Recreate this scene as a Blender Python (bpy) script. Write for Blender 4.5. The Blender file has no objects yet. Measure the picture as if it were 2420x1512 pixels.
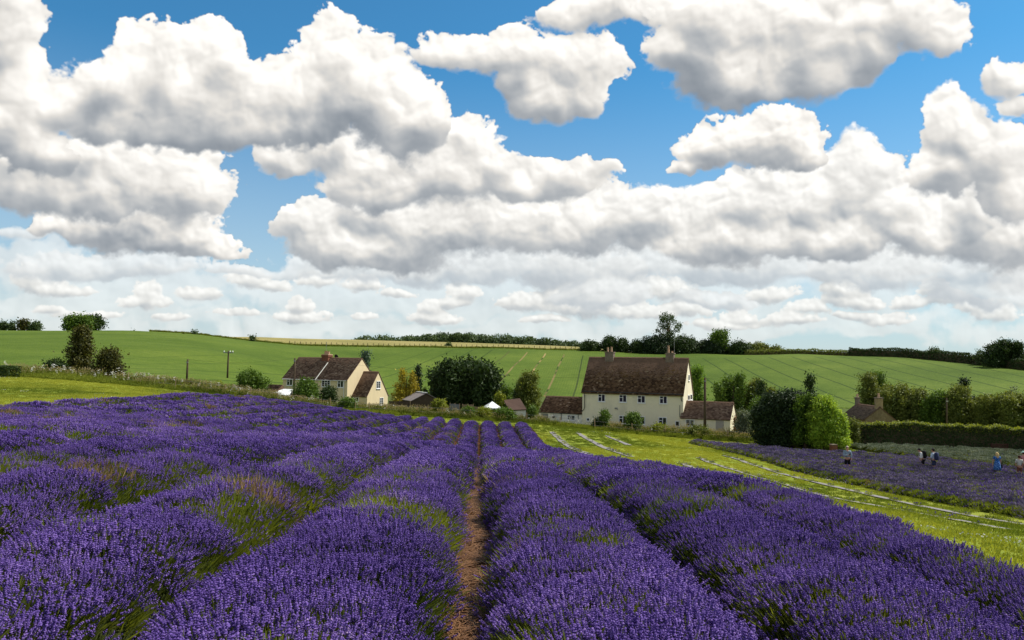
import bpy, bmesh, math, random
import numpy as np
from mathutils import Vector, Matrix
random.seed(4); np.random.seed(4)
SC=bpy.context.scene; COL=SC.collection
R=math.radians
# ------------------------------------------------------------------ camera
FPX=768.0; PITCH=math.atan(48/768.0); ROLL=R(1.0)
_f=np.array([0,math.cos(PITCH),math.sin(PITCH)]); _u0=np.array([0,-math.sin(PITCH),math.cos(PITCH)]); _r0=np.array([1.0,0,0])
_r=math.cos(ROLL)*_r0+math.sin(ROLL)*_u0; _u=-math.sin(ROLL)*_r0+math.cos(ROLL)*_u0
cam=bpy.data.cameras.new('camera'); cam.lens=27.0; cam.sensor_width=36.0; cam.clip_start=.1; cam.clip_end=12000
camo=bpy.data.objects.new('camera',cam); COL.objects.link(camo)
camo.matrix_world=Matrix(((_r[0],_u[0],-_f[0],0),(_r[1],_u[1],-_f[1],0),(_r[2],_u[2],-_f[2],0),(0,0,0,1)))
SC.camera=camo
SC.view_settings.view_transform='Standard'; SC.view_settings.look='None'; SC.view_settings.gamma=1; SC.view_settings.use_curve_mapping=False
SC.view_settings.exposure=0.22
SC.cycles.max_bounces=6; SC.cycles.diffuse_bounces=3; SC.cycles.glossy_bounces=2; SC.cycles.transmission_bounces=3; SC.cycles.transparent_max_bounces=6
SC.cycles.use_denoising=True
def proj(P):
    P=np.asarray(P,float); d=P@_f
    return 512+FPX*(P@_r)/d, 320-FPX*(P@_u)/d
def ray(px,py):
    v=_f+_r*(px-512)/FPX+_u*(320-py)/FPX
    return v
def at(px,py,Y):                      # picture position (1024 wide) and distance -> point in the valley
    v=ray(px,py); return v*(Y/v[1])
def ats(sx,sy,Y): return at(sx/4.0,sy/4.0,Y)
# ------------------------------------------------------------------ sun and sky
SUN_AZ=R(71); SUN_EL=R(52)
sd=np.array([math.sin(SUN_AZ)*math.cos(SUN_EL),math.cos(SUN_AZ)*math.cos(SUN_EL),math.sin(SUN_EL)])
sun=bpy.data.lights.new('sun','SUN'); sun.energy=5.0; sun.angle=R(.53); sun.color=(1,.95,.86)
suno=bpy.data.objects.new('sun',sun); COL.objects.link(suno); suno.location=(60,20,90)
suno.rotation_euler=Vector(sd).to_track_quat('Z','Y').to_euler()
# ---- noise helpers -------------------------------------------------
_rs=np.random.RandomState(7)
_perm=_rs.rand(512,512).astype(np.float32)
_pj=_rs.rand(2,512,512).astype(np.float32)
def vnoise(x,y,seed=0):
    x=x+seed*37.7; y=y+seed*91.3
    xi=np.floor(x).astype(np.int64); yi=np.floor(y).astype(np.int64)
    fx=(x-xi).astype(np.float32); fy=(y-yi).astype(np.float32)
    fx=fx*fx*fx*(fx*(fx*6-15)+10); fy=fy*fy*fy*(fy*(fy*6-15)+10)
    x0=xi&511; x1=(xi+1)&511; y0=yi&511; y1=(yi+1)&511
    return ((_perm[y0,x0]*(1-fx)+_perm[y0,x1]*fx)*(1-fy)+(_perm[y1,x0]*(1-fx)+_perm[y1,x1]*fx)*fy)*2-1
def fbm(x,y,o=5,seed=0,g=0.5):
    s=0;a=1;t=0
    for i in range(o):
        s=s+a*vnoise(x,y,seed+i); t+=a; a*=g; x=x*2.03;y=y*2.03
    return s/t
def puff(x,y,seed=0):
    """rounded bumps: 1 at a cell's heart, 0 far from it"""
    x=x+seed*13.1; y=y+seed*57.9
    xi=np.floor(x).astype(np.int64); yi=np.floor(y).astype(np.int64)
    best=np.full(x.shape,9.0,np.float32)
    for j in (-1,0,1):
        for i in (-1,0,1):
            cx=(xi+i); cy=(yi+j)
            d=(cx+_pj[0,cy&511,cx&511]-x)**2+(cy+_pj[1,cy&511,cx&511]-y)**2
            best=np.minimum(best,d)
    return 1-np.minimum(best,1.2)
def cauli(x,y,o=4,seed=0,g=0.55):
    s=0;a=1;t=0
    for i in range(o):
        s=s+a*puff(x,y,seed+i*3); t+=a;a*=g;x=x*2.1+3;y=y*2.1+5
    return s/t
def sst(a,b,x):
    t=np.clip((x-a)/(b-a),0,1); return t*t*(3-2*t)
def blur(a,r):
    r=int(max(1,r))
    for ax in (0,1):
        for _ in range(2):
            p=np.pad(a,[(r,r) if k==ax else (0,0) for k in (0,1)],mode='edge')
            c=np.cumsum(p,axis=ax,dtype=np.float64)
            n=a.shape[ax]
            if ax==0: a=((c[2*r:2*r+n]-np.concatenate([np.zeros((1,a.shape[1])),c[:n-1]]))/(2*r+1)).astype(np.float32)
            else: a=((c[:,2*r:2*r+n]-np.concatenate([np.zeros((a.shape[0],1)),c[:,:n-1]],1))/(2*r+1)).astype(np.float32)
    return a
def shift(a,dx,dy):
    """value of a at (x+dx,y+dy) (integer pixels)"""
    h,w=a.shape
    yi=np.clip(np.arange(h)+int(round(dy)),0,h-1); xi=np.clip(np.arange(w)+int(round(dx)),0,w-1)
    return a[yi][:,xi]
# clouds: (scale of the billows, haze 0..1, [(x,y,rx,ry_up,ry_down)...]) far to near; a place in the sky is given on a flat chart
# whose unit is a pixel of a 2419-wide view
CL=[
 (150,.62,.15,1.0,[(300,720,420,60,60),(900,700,420,70,70),(1450,660,460,130,120),(2000,640,420,150,140),(2420,640,260,150,140),(1150,560,300,130,100),(1250,780,1500,30,40),(60,640,200,60,60)]),
 (34,.42,.8,.2,[(65,664,40,34,26),(110,682,60,20,18),(160,690,50,14,14),(345,704,34,30,24),(330,724,60,16,14),(440,704,34,18,14),(485,706,36,18,14),(590,672,44,30,20),(640,680,40,16,14),(740,664,50,20,14),(850,672,40,22,16),(715,726,30,24,16),(720,752,54,16,14),(860,750,30,12,8),
   (1010,726,28,22,20),(1020,752,52,20,14),(1090,690,36,26,22),(1060,712,44,14,12),(1400,690,80,50,36),(1380,730,110,34,26),(1320,700,50,34,26),(1560,690,80,26,22),(1740,750,40,22,16),(1700,768,70,14,10),(1990,690,46,34,26),(2010,716,70,18,16),(2205,690,30,26,22),(2240,716,50,18,16),(2290,735,40,16,12),(2120,640,90,36,20),(2390,680,50,44,30),(1240,720,60,24,20),(200,748,70,10,9),(560,745,60,9,7),(2010,750,50,12,9),(1560,746,50,14,10),(1900,735,44,18,12),(120,735,36,12,9),(400,756,40,9,7),(1290,760,60,12,8),(2150,722,44,20,14),(930,692,40,12,10),(1820,700,60,20,16),(1300,660,60,50,30),(1450,650,60,44,30),(1480,740,60,30,20),(1620,735,50,26,18),(1860,760,60,20,14),(2100,760,60,20,14),(2350,745,60,30,20),(1960,655,50,36,20)]),
 (60,.62,.8,.3,[(250,640,250,40,30),(600,650,120,14,12),(1330,640,130,80,44),(1500,640,150,70,34),(1700,640,180,64,36),(1900,644,190,60,34),(2080,650,160,60,34),(2300,650,170,90,60),(1420,705,120,50,30),(2330,712,130,50,30),(1680,712,90,24,16),(820,640,170,50,22),(1050,640,190,60,28),(1230,640,100,60,34),(40,560,70,16,14)]),
 (84,.12,.85,.1,[(1300,560,150,100,60),(1400,540,150,80,60),(1500,520,140,72,66),(1620,520,150,74,70),(1760,500,130,80,70),(1900,490,120,84,90),(2040,400,72,82,110),(1990,450,80,80,80),(2090,500,110,80,80),(1700,590,200,60,46),(1950,580,180,70,46),(2150,560,130,60,60),(1820,430,90,40,40),
   (880,505,130,60,70),(1090,500,130,76,70),(715,550,76,66,60),(790,592,120,58,44),(900,600,170,60,34),(1010,560,160,90,76),(1150,560,120,110,60),(2350,560,160,120,90),(2280,500,120,80,90)]),
 (70,.04,.9,.08,[(330,545,170,90,60),(400,500,80,70,60),(200,550,100,60,40),(110,548,50,20,18),(420,590,130,40,30),(520,610,56,18,14),(380,480,80,60,60)]),
 (95,.04,.85,.08,[(430,450,88,100,84),(330,430,110,90,90),(200,385,150,60,70),(60,400,110,70,60),(360,380,110,50,60),(220,480,110,80,70),(60,470,100,60,50),(20,430,80,100,70),(915,440,150,90,66),(1060,440,130,90,66),(990,360,120,84,70),(870,390,80,60,50),(1130,350,80,56,60),(1180,400,70,50,60),(1330,425,100,46,56),(1420,396,38,24,30),(1250,450,60,40,40),
   (2250,340,76,98,70),(2350,390,110,90,70),(2210,430,84,60,44),(2390,470,80,60,60),(2390,200,60,46,40),(2405,262,50,20,16),(650,380,60,60,30),(720,330,120,60,70)]),
 (125,.0,1.0,.05,[(370,150,105,112,110),(520,165,84,112,110),(220,210,100,80,90),(140,250,70,60,56),(440,250,260,100,84),(650,235,130,84,76),(800,170,92,122,110),(905,240,105,120,90),(985,300,86,80,70),(760,260,150,100,60),(600,300,260,60,44),(330,300,190,60,50),
   (10,110,84,140,100),(60,220,60,90,90),(20,300,100,110,90),(60,380,110,90,60),(0,20,90,60,60),(1030,310,50,50,50)]),
 (100,.0,.9,.1,[(1070,130,90,58,40),(1190,140,100,66,56),(1330,165,120,76,76),(1400,180,66,72,70),(1300,240,90,60,54),(1380,230,64,60,50),(1240,200,80,50,44),(1340,45,64,50,40),(1440,30,110,56,46),(1550,30,70,40,34)]),
 (130,.0,1.0,.1,[(1690,60,130,110,90),(1850,50,170,120,110),(2010,40,150,100,100),(2150,60,110,100,80),(1740,160,170,80,76),(1890,160,150,90,84),(1810,215,130,60,46),(2230,110,56,60,40),(1600,140,70,40,36),(2000,130,120,60,60)]),
 (80,.0,.9,.06,[(1740,340,100,66,54),(1850,335,104,68,60),(1690,356,66,46,40),(1905,372,56,44,26),(1640,390,50,14,16)]),
]
def clouds(vx,vy,pxs,scale=1.0):
    """vx,vy: chart positions (float arrays); pxs: chart units per texel. returns rgb, alpha"""
    H,W=vx.shape
    rgb=np.zeros((H,W,3),np.float32); al=np.zeros((H,W),np.float32)
    wx=fbm(vx/170,vy/150,4,3); wy=fbm(vx/170,vy/150,4,11)
    wx2=fbm(vx/40,vy/36,4,23); wy2=fbm(vx/40,vy/36,4,31)
    for li,(sc,hz,ud,sf,bl) in enumerate(CL):
        X=vx+wx*sc*.55+wx2*sc*.16; Y=vy+wy*sc*.42+wy2*sc*.14
        k=3.4; m=max(sc*1.2,1)
        x0,x1=min(b[0]-b[2]*1.7 for b in bl)-m,max(b[0]+b[2]*1.7 for b in bl)+m
        y0,y1=min(b[1]-b[3]*1.7 for b in bl)-m,max(b[1]+b[4]*1.8 for b in bl)+m
        rows=np.where((vy.max(1)>y0)&(vy.min(1)<y1))[0]; cols=np.where((vx.max(0)>x0)&(vx.min(0)<x1))[0]
        if len(rows)<2 or len(cols)<2: continue
        sl=(slice(rows[0],rows[-1]+1),slice(cols[0],cols[-1]+1))
        X=X[sl];Y=Y[sl];VX=vx[sl];VY=vy[sl]
        ssum=np.zeros(X.shape,np.float32); vert=np.zeros(X.shape,np.float32)
        for (bx,by,rx,ru,rd) in bl:
            dx=(X-bx)/rx; dy=(Y-by); dy=np.where(dy<0,dy/ru,dy/rd)
            e=1-(dx*dx+dy*dy)
            w=np.exp(np.clip(k*e,-12,12)); ssum+=w; vert+=w*np.clip(dy-.15*dx,-2,2)
        E=np.log(ssum+1e-6)/k
        vert=vert/(ssum+1e-6)
        c0=cauli(X/(sc*1.0)+li*7,Y/(sc*.8)+li*3,2,li*5+1,.6)-.52       # large heads
        c1=cauli(X/(sc*.42)+li*3,Y/(sc*.36)+li*9,2,li*5+21,.6)-.52
        c2=cauli(X/(sc*.15)+li*5,Y/(sc*.13)+li*2,3,li*5+31,.62)-.52
        f1=fbm(VX/(sc*.8),VY/(sc*.7),6,li*9+40,.6)
        f2=fbm(VX/(sc*.3)+9,VY/(sc*.24),5,li*9+47,.6)
        f3=fbm(VX/(sc*1.7)+31,VY/(sc*1.4),3,li*9+70,.5)
        bot=sst(-.1,.9,vert); ed=1-.62*bot
        D=E*(.85 if sc>50 else .62)+(c0*.72+c1*.50+c2*.28)*ed+f1*(.34+.25*bot)+f2*.16
        D=D+np.where(D<.35,(.35-D)*(.55*f2+.35*fbm(VX/(sc*.11),VY/(sc*.10),4,li*9+55,.6)),0)
        soft=.07+.50*bot+sf*(.5+1.6*np.clip(f3+.1,0,1))+.5*np.clip(f3-.12,0,1)
        a=sst(-.02,soft,D)
        def relief(c,s,g):      # bright side up and to the right, soft
            d=s*sc/pxs; cb=blur(c,max(1,d*.20))
            return (cb-shift(cb,d*.5,-d*.8))*g
        Tm=np.clip(D,0,1.5)
        tau=np.zeros(X.shape,np.float32); Tb=blur(Tm,max(1,sc*.10/pxs))
        for s_ in (.15,.35,.65,1.0,1.45):
            d=s_*sc/pxs
            tau+=shift(Tb,d*.38,-d*.92)*.34
        r=relief(c0,.40,.95)+relief(c1,.18,.70)+relief(c2,.07,.36)+relief(f1,.28,.35)+relief(f2,.1,.25)
        crisp=relief(c1,.09,.9)+relief(c2,.035,.5)
        lit=np.exp(-.62*np.clip(tau-.42,0,9))
        under=blur(sst(-.30,.75,vert+f1*.55+c0*.45),max(1,sc*.07/pxs))
        rim=1-sst(.1,.75,D)                                     # crisp lit heads near the upper edges
        v=1.0-.26*under*ud-.24*(1-lit)*(.30+.70*under)*ud+.20*np.clip(r,-1,1)*(1-.62*under*ud)+.16*np.clip(crisp,-1,1)*(.40+.60*rim)*(1-.7*under)
        thin=sst(.5,.0,D)
        v=v+(.95-v)*thin*.5*(1-.6*under)
        v=np.clip(v,.55,1.05)
        warm=np.clip((v-.56)/.30,0,1)[...,None]
        col=(np.array([.91,.965,1.03],np.float32)*(1-warm)+np.array([1.0,.985,.96],np.float32)*warm)*v[...,None]
        hcol=np.array([.855,.885,.89],np.float32)
        hc=hcol if li!=2 else np.array([.82,.865,.895],np.float32)
        col=col*(1-hz*.75)+hc*hz*.75
        a=a*(1-(.22 if li else .62)*hz)
        rgb[sl]=rgb[sl]*(1-a[...,None])+col*a[...,None]; al[sl]=al[sl]*(1-a)+a
    return rgb,al
def haze_alpha(vy): return sst(430,800,vy)

# the part of the sky ahead, finely; then the whole dome, coarsely
def chart_fine(az,el):
    d=np.stack([np.sin(az)*np.cos(el),np.cos(az)*np.cos(el),np.sin(el)],-1)
    dd=np.maximum(d@_f,.05); k=2419/1024.0
    return ((512+FPX*(d@_r)/dd)*k).astype(np.float32),((320-FPX*(d@_u)/dd)*k).astype(np.float32)
AZ0,AZ1,EL0,EL1=R(-46),R(46),R(-2),R(34)
def mkimg(name,rgb,al,dim=None):
    h,w,_=rgb.shape
    im=bpy.data.images.new(name,w,h,alpha=True,float_buffer=True); im.colorspace_settings.name='Non-Color'
    a=np.maximum(al,1e-4)[...,None]; c=np.clip(rgb/a,0,1.2)**2.2*.91
    if dim is not None: c=c*dim[...,None]
    buf=np.concatenate([c,al[...,None]],-1)[::-1].astype(np.float32)
    im.alpha_mode='CHANNEL_PACKED'
    im.pixels.foreach_set(np.ascontiguousarray(buf).ravel()); im.pack(); return im
w1=1720; h1=int(w1*(EL1-EL0)/(AZ1-AZ0))
az,el=np.meshgrid(np.linspace(AZ0,AZ1,w1),np.linspace(EL1,EL0,h1))
cx,cy=chart_fine(az,el)
rgb,al=clouds(cx,cy,2419/1024.0*FPX*(AZ1-AZ0)/w1)
IM1=mkimg('sky_ahead',rgb,al)
w2,h2=1080,270
az,el=np.meshgrid(np.linspace(-math.pi,math.pi,w2),np.linspace(math.pi/2,0,h2))
tri=np.abs(((az+R(45))/R(90))%2-1)*2-1          # mirrored quarter turns
cx=(1210-tri*R(45)*1814).astype(np.float32); e2=np.degrees(el); e2=np.abs((e2/31)%2-0); e2=np.where(e2>1,2-e2,e2)*31
cy=(870-np.radians(e2)*1790).astype(np.float32)
rgb,al=clouds(cx,cy,2419/1024.0*FPX*2*math.pi/w2*.8)
IM2=mkimg('sky_dome',rgb,al,1-.62*sst(26,52,np.degrees(el)))          # unseen overhead clouds dimmed to cut the fill light and deepen shadows
wd=bpy.data.worlds.new('World'); SC.world=wd; wd.use_nodes=True
nt=wd.node_tree; nt.nodes.clear(); N=nt.nodes.new; LK=nt.links.new
def math_(op,a,b=None,c=None,clamp=False):
    n=N('ShaderNodeMath'); n.operation=op; n.use_clamp=clamp
    for i,x in enumerate((a,b,c)):
        if x is None: continue
        if isinstance(x,(int,float)): n.inputs[i].default_value=x
        else: LK(x,n.inputs[i])
    return n.outputs[0]
tc=N('ShaderNodeTexCoord'); sp=N('ShaderNodeSeparateXYZ'); LK(tc.outputs['Generated'],sp.inputs[0])
azn=math_('ARCTAN2',sp.outputs[0],sp.outputs[1]); eln=math_('ARCSINE',sp.outputs[2])
def tex(im,u,v,ext):
    c=N('ShaderNodeCombineXYZ'); LK(u,c.inputs[0]); LK(v,c.inputs[1])
    t=N('ShaderNodeTexImage'); t.image=im; t.interpolation='Cubic' if ext=='EXTEND' else 'Linear'; t.extension=ext; LK(c.outputs[0],t.inputs[0]); return t
u1=math_('DIVIDE',math_('SUBTRACT',azn,AZ0),AZ1-AZ0); v1=math_('DIVIDE',math_('SUBTRACT',eln,EL0),EL1-EL0)
u2=math_('DIVIDE',math_('ADD',azn,math.pi),2*math.pi); v2=math_('DIVIDE',eln,math.pi/2)
t1=tex(IM1,u1,v1,'EXTEND'); t2=tex(IM2,u2,math_('MAXIMUM',v2,.004),'EXTEND')
mx=math_('MULTIPLY',math_('SUBTRACT',1.0,math_('MULTIPLY',math_('SUBTRACT',math_('ABSOLUTE',azn),R(41)),1/R(4.5)),clamp=True),
                   math_('SUBTRACT',1.0,math_('MULTIPLY',math_('SUBTRACT',eln,R(30)),1/R(3.5)),clamp=True),clamp=True)
mx=math_('MAXIMUM',mx,0.0)
def mixc(f,a,b,t='RGBA'):
    n=N('ShaderNodeMix'); n.data_type=t; i=6 if t=='RGBA' else 2
    LK(f,n.inputs[0]) if not isinstance(f,(int,float)) else setattr(n.inputs[0],'default_value',f)
    for k,x in ((i,a),(i+1,b)):
        if isinstance(x,(tuple,float)): n.inputs[k].default_value=x
        else: LK(x,n.inputs[k])
    return n.outputs[2 if t=='RGBA' else 0]
ccol=mixc(mx,t2.outputs[0],t1.outputs[0]); calp=mixc(mx,t2.outputs[1],t1.outputs[1],'FLOAT')
sky=N('ShaderNodeTexSky'); sky.sky_type='NISHITA'; sky.sun_disc=False; sky.sun_elevation=SUN_EL; sky.sun_rotation=SUN_AZ
sky.air_density=1.0; sky.dust_density=.6; sky.ozone_density=3.5; sky.altitude=200
SKY_S=.095
clear=N('ShaderNodeVectorMath'); clear.operation='MULTIPLY'; LK(sky.outputs[0],clear.inputs[0]); clear.inputs[1].default_value=(SKY_S*.42,SKY_S*1.05,SKY_S*1.22)
# pale damp air low down
hz=math_('POWER',math_('SUBTRACT',1.0,math_('MULTIPLY',math_('MAXIMUM',eln,0.0),1/R(22)),clamp=True),1.45)
cl2=mixc(math_('MULTIPLY',hz,.88),clear.outputs[0],(.57,.605,.625,1))
fin=mixc(calp,cl2,ccol)
bg=N('ShaderNodeBackground'); LK(fin,bg.inputs[0]); bg.inputs[1].default_value=1.0
wo=N('ShaderNodeOutputWorld'); LK(bg.outputs[0],wo.inputs[0])
wd.cycles.sampling_method='MANUAL'; wd.cycles.sample_map_resolution=512
# ------------------------------------------------------------------ helpers
def tag(o,label=None,cat=None,group=None,kind=None):
    for k,v in (('label',label),('category',cat),('group',group),('kind',kind)):
        if v: o[k]=v
    return o
def empty(name,loc,rz=0,**k):
    o=bpy.data.objects.new(name,None); COL.objects.link(o); o.location=tuple(float(c) for c in loc); o.rotation_euler=(0,0,rz)
    o.empty_display_size=.2; return tag(o,**k)
def mesh_np(name,V,F,mat=None,smooth=False,fmat=None):
    """V (n,3); F list of arrays (m,k)"""
    me=bpy.data.meshes.new(name); V=np.asarray(V,np.float32)
    F=[np.asarray(f,np.int32) for f in (F if isinstance(F,list) else [F]) if len(f)]
    me.vertices.add(len(V)); me.vertices.foreach_set('co',V.ravel())
    nl=sum(f.size for f in F); me.loops.add(nl); me.loops.foreach_set('vertex_index',np.concatenate([f.ravel() for f in F]))
    tot=np.concatenate([np.full(len(f),f.shape[1],np.int32) for f in F]); st=np.concatenate([[0],np.cumsum(tot)[:-1]]).astype(np.int32)
    me.polygons.add(len(tot)); me.polygons.foreach_set('loop_start',st)
    try: me.polygons.foreach_set('loop_total',tot)
    except Exception: pass
    me.update(calc_edges=True); me.validate(verbose=False)
    for m in (mat if isinstance(mat,(list,tuple)) else [mat]):
        if m: me.materials.append(m)
    if fmat is not None: me.polygons.foreach_set('material_index',np.asarray(fmat,np.int32))
    if smooth: me.polygons.foreach_set('use_smooth',np.ones(len(tot),bool))
    return me
def put(name,me,parent=None,loc=None,**k):
    o=bpy.data.objects.new(name,me); COL.objects.link(o)
    if parent: o.parent=parent
    if loc is not None: o.location=tuple(float(c) for c in loc)
    return tag(o,**k)
class MB:                                            # gathers boxes, prisms, tubes into one mesh
    def __init__(s): s.V=[];s.F=[]
    def add(s,vs,fs):
        b=len(s.V); s.V+=[tuple(float(c) for c in v) for v in vs]; s.F+=[tuple(b+i for i in f) for f in fs]
    def box(s,a,b):
        x0,y0,z0=a;x1,y1,z1=b
        s.add([(x0,y0,z0),(x1,y0,z0),(x1,y1,z0),(x0,y1,z0),(x0,y0,z1),(x1,y0,z1),(x1,y1,z1),(x0,y1,z1)],
              [(0,3,2,1),(4,5,6,7),(0,1,5,4),(1,2,6,5),(2,3,7,6),(3,0,4,7)])
    def tube(s,pts,rad,n=6,cap=True):
        pts=[Vector(p) for p in pts]; rad=rad if hasattr(rad,'__len__') else [rad]*len(pts); rings=[]
        for i,p in enumerate(pts):
            d=(pts[min(i+1,len(pts)-1)]-pts[max(i-1,0)]).normalized()
            a=d.orthogonal().normalized() if i==0 else (a-d*a.dot(d)).normalized(); b=d.cross(a)
            rings.append([p+(a*math.cos(2*math.pi*k/n)+b*math.sin(2*math.pi*k/n))*rad[i] for k in range(n)])
        vs=[v for r_ in rings for v in r_]; fs=[]
        for i in range(len(pts)-1):
            for k in range(n): fs.append((i*n+k,i*n+(k+1)%n,(i+1)*n+(k+1)%n,(i+1)*n+k))
        if cap: fs.append(tuple(range(n))[::-1]); fs.append(tuple((len(pts)-1)*n+k for k in range(n)))
        s.add(vs,fs)
    def mesh(s,name,mat,smooth=False):
        me=bpy.data.meshes.new(name); me.from_pydata(s.V,[],s.F); me.update()
        if mat: me.materials.append(mat)
        if smooth:
            me.polygons.foreach_set('use_smooth',[True]*len(me.polygons))
        return me
    def put(s,name,mat,parent=None,loc=None,smooth=False,**k): return put(name,s.mesh(name,mat,smooth),parent,loc,**k)
# materials
class NG:
    def __init__(s,name):
        s.m=bpy.data.materials.new(name); s.m.use_nodes=True; s.t=s.m.node_tree; s.t.nodes.clear()
    def n(s,ty,**k):
        n=s.t.nodes.new(ty)
        for a,v in k.items(): setattr(n,a,v)
        return n
    def l(s,a,b): s.t.links.new(a,b)
    def set(s,sock,x):
        if hasattr(x,'is_output'): s.l(x,sock)
        else: sock.default_value=x
    def math(s,op,a,b=None,clamp=False):
        n=s.n('ShaderNodeMath',operation=op,use_clamp=clamp); s.set(n.inputs[0],a)
        if b is not None: s.set(n.inputs[1],b)
        return n.outputs[0]
    def noise(s,scale,detail=4,rough=.55,vec=None,dist=0):
        n=s.n('ShaderNodeTexNoise'); n.inputs['Scale'].default_value=scale; n.inputs['Detail'].default_value=detail; n.inputs['Roughness'].default_value=rough
        n.inputs['Distortion'].default_value=dist
        if vec is not None: s.l(vec,n.inputs['Vector'])
        return n.outputs[0]
    def ramp(s,f,stops,interp='LINEAR'):
        n=s.n('ShaderNodeValToRGB'); n.color_ramp.interpolation=interp; e=n.color_ramp.elements
        while len(e)<len(stops): e.new(.5)
        for i,(p,c) in enumerate(stops): e[i].position=p; e[i].color=(*c,1) if len(c)==3 else c
        s.l(f,n.inputs[0]); return n.outputs[0]
    def mix(s,f,a,b,blend='MIX'):
        n=s.n('ShaderNodeMix',data_type='RGBA',blend_type=blend); s.set(n.inputs[0],f)
        for i,x in ((6,a),(7,b)): s.set(n.inputs[i],x if hasattr(x,'is_output') else ((*x,1) if len(x)==3 else x))
        return n.outputs[2]
    def bump(s,h,st=.3,d=.05):
        n=s.n('ShaderNodeBump'); n.inputs['Strength'].default_value=st; n.inputs['Distance'].default_value=d; s.l(h,n.inputs['Height']); return n.outputs[0]
    def out(s,col,rough=.85,spec=.2,normal=None,trans=0,tcol=None,metal=0):
        p=s.n('ShaderNodeBsdfPrincipled'); s.set(p.inputs['Base Color'],col if hasattr(col,'is_output') else (*col,1))
        p.inputs['Roughness'].default_value=rough; p.inputs['Specular IOR Level'].default_value=spec; p.inputs['Metallic'].default_value=metal
        if normal is not None: s.l(normal,p.inputs['Normal'])
        o=s.n('ShaderNodeOutputMaterial')
        if trans:
            t=s.n('ShaderNodeBsdfTranslucent'); c=tcol if tcol is not None else col
            s.set(t.inputs[0],c if hasattr(c,'is_output') else (*c,1)); mx=s.n('ShaderNodeMixShader'); mx.inputs[0].default_value=trans
            s.l(p.outputs[0],mx.inputs[1]); s.l(t.outputs[0],mx.inputs[2]); s.l(mx.outputs[0],o.inputs[0])
        else: s.l(p.outputs[0],o.inputs[0])
        return s.m
def plain(name,c,rough=.8,spec=.3,var=.15,scale=6,metal=0,bump=0):
    g=NG(name); tc=g.n('ShaderNodeTexCoord').outputs['Object']; f=g.noise(scale,5,.6,tc)
    f2=g.noise(scale*.17,3,.5,tc)
    k=g.math('ADD',g.math('MULTIPLY',f,.6),g.math('MULTIPLY',f2,.4))
    col=g.ramp(k,[(.3,tuple(x*(1-var) for x in c)),(.7,tuple(min(1,x*(1+var)) for x in c))])
    return g.out(col,rough,spec,g.bump(f,bump,.02) if bump else None,metal=metal)
def leafmat(name,dark,light,trans=.3,patch=.35,instancer=False,tcol=None):
    """dark and light are leaf kinds (old and young leaves); each leaf takes its own"""
    g=NG(name); geo=g.n('ShaderNodeNewGeometry'); tc=g.n('ShaderNodeTexCoord').outputs['Object']
    rnd=geo.outputs['Random Per Island']; f=g.noise(patch,3,.6,tc)
    k=g.math('ADD',g.math('MULTIPLY',rnd,.55),g.math('MULTIPLY',f,.75),clamp=True)
    k=g.math('SUBTRACT',k,.12)
    if instancer:
        at_=g.n('ShaderNodeAttribute',attribute_type='INSTANCER',attribute_name='tint').outputs['Fac']
        k=g.math('ADD',g.math('MULTIPLY',k,.5),g.math('MULTIPLY',at_,.6),clamp=True)
    mid=tuple((a+b)/2 for a,b in zip(dark,light))
    col=g.ramp(k,[(.15,dark),(.5,mid),(.9,light)])
    tcl=g.mix(1.0,col,(1.25,1.2,.6),'MULTIPLY')
    return g.out(col,.6,.25,trans=trans,tcol=tcl)
# ------------------------------------------------------------------ the lie of the land
CP=[]      # known points of the ground
def cw(x,y,z): CP.append((x,y,z))
def cp(px,py,Y): CP.append(tuple(at(px,py,Y)))
for x,y,z in [(0,0,-1.75),(0,5,-1.78),(0,10,-1.98),(0,20,-2.72),(-.5,27,-3.45),(-1,38,-4.75),(-1.5,46,-5.6),(-2,54,-6.0),(-3,68,-6.15),(-3,81,-6.1),
    (4.9,7.2,-2.2),(3,3,-1.85),(-5,3,-1.68),(-4,7,-1.76),(-9.3,14,-1.8),(-8,20,-2.3),(-8,30,-3.2),(-9,45,-4.0),(-12,60,-4.1),(10,7,-3.0),(20,15,-4.3),(-14,8,-1.5),(-20,16,-2.0),
    (0,-25,-1.4),(30,-20,-3),(-30,-20,-.9),(0,-80,-1),(60,0,-6),(-60,10,-1),(45,30,-6.4),
    (0,240,-8.5),(0,160,-8.5),(-30,150,-6.5)]: cw(x,y,z)
for a in [(830,528,12),(700,492,18.5),(625,477,27.4),(577,460,41),(833,498.6,33),(700,458,53),(977,518,28.7),(730,457,57),(1024,518,30),(804,474,50),(694,444,77),
    (554,432,75),(590,454,50),(628,456,50),(580,433,75),(720,476,38.7),(671,461,48.8),
    (72,413,35),(180,402,47),(250,403,62),(300,412,75),(376,420,81),(440,424,81),(0,395,50),(-60,390,50),(-120,373,80),(0,376,80),(57,379.5,79),(114,384.6,81),(159,389,82),(190,392,83),(265,401,84),(320,408.5,85),(390,414,86),(448,417.6,87),(525,423,88),(575,428,88),(618,432.5,88),
    (725,442,84),(812,450,77),(854,444.5,80),(1024,455,72),(1120,468,66),(905,459,65),(1024,472,58),
    (0,372.5,92),(114,379,95),(-120,368,90),(228,378.5,115),(188,384,95),(265,399,95),(300,406,108),(400,414,104),(500,421,103),(600,431,100),(680,433,98),(760,433,97),(870,432,97),(1024,440,100),(1150,450,95)]: cp(*a)
CREST=[(-220,325,320),(-100,328,330),(0,331,330),(128,330.5,330),(193,334,345),(240,340.5,350),(300,346.3,360),(350,346.8,370),(425,347.5,385),(500,348.3,400),(600,350.5,400),(700,353,380),(800,353.5,350),(900,357,310),(960,363,280),(1024,370.5,250),(1150,385,225),(1300,400,205)]
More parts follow.
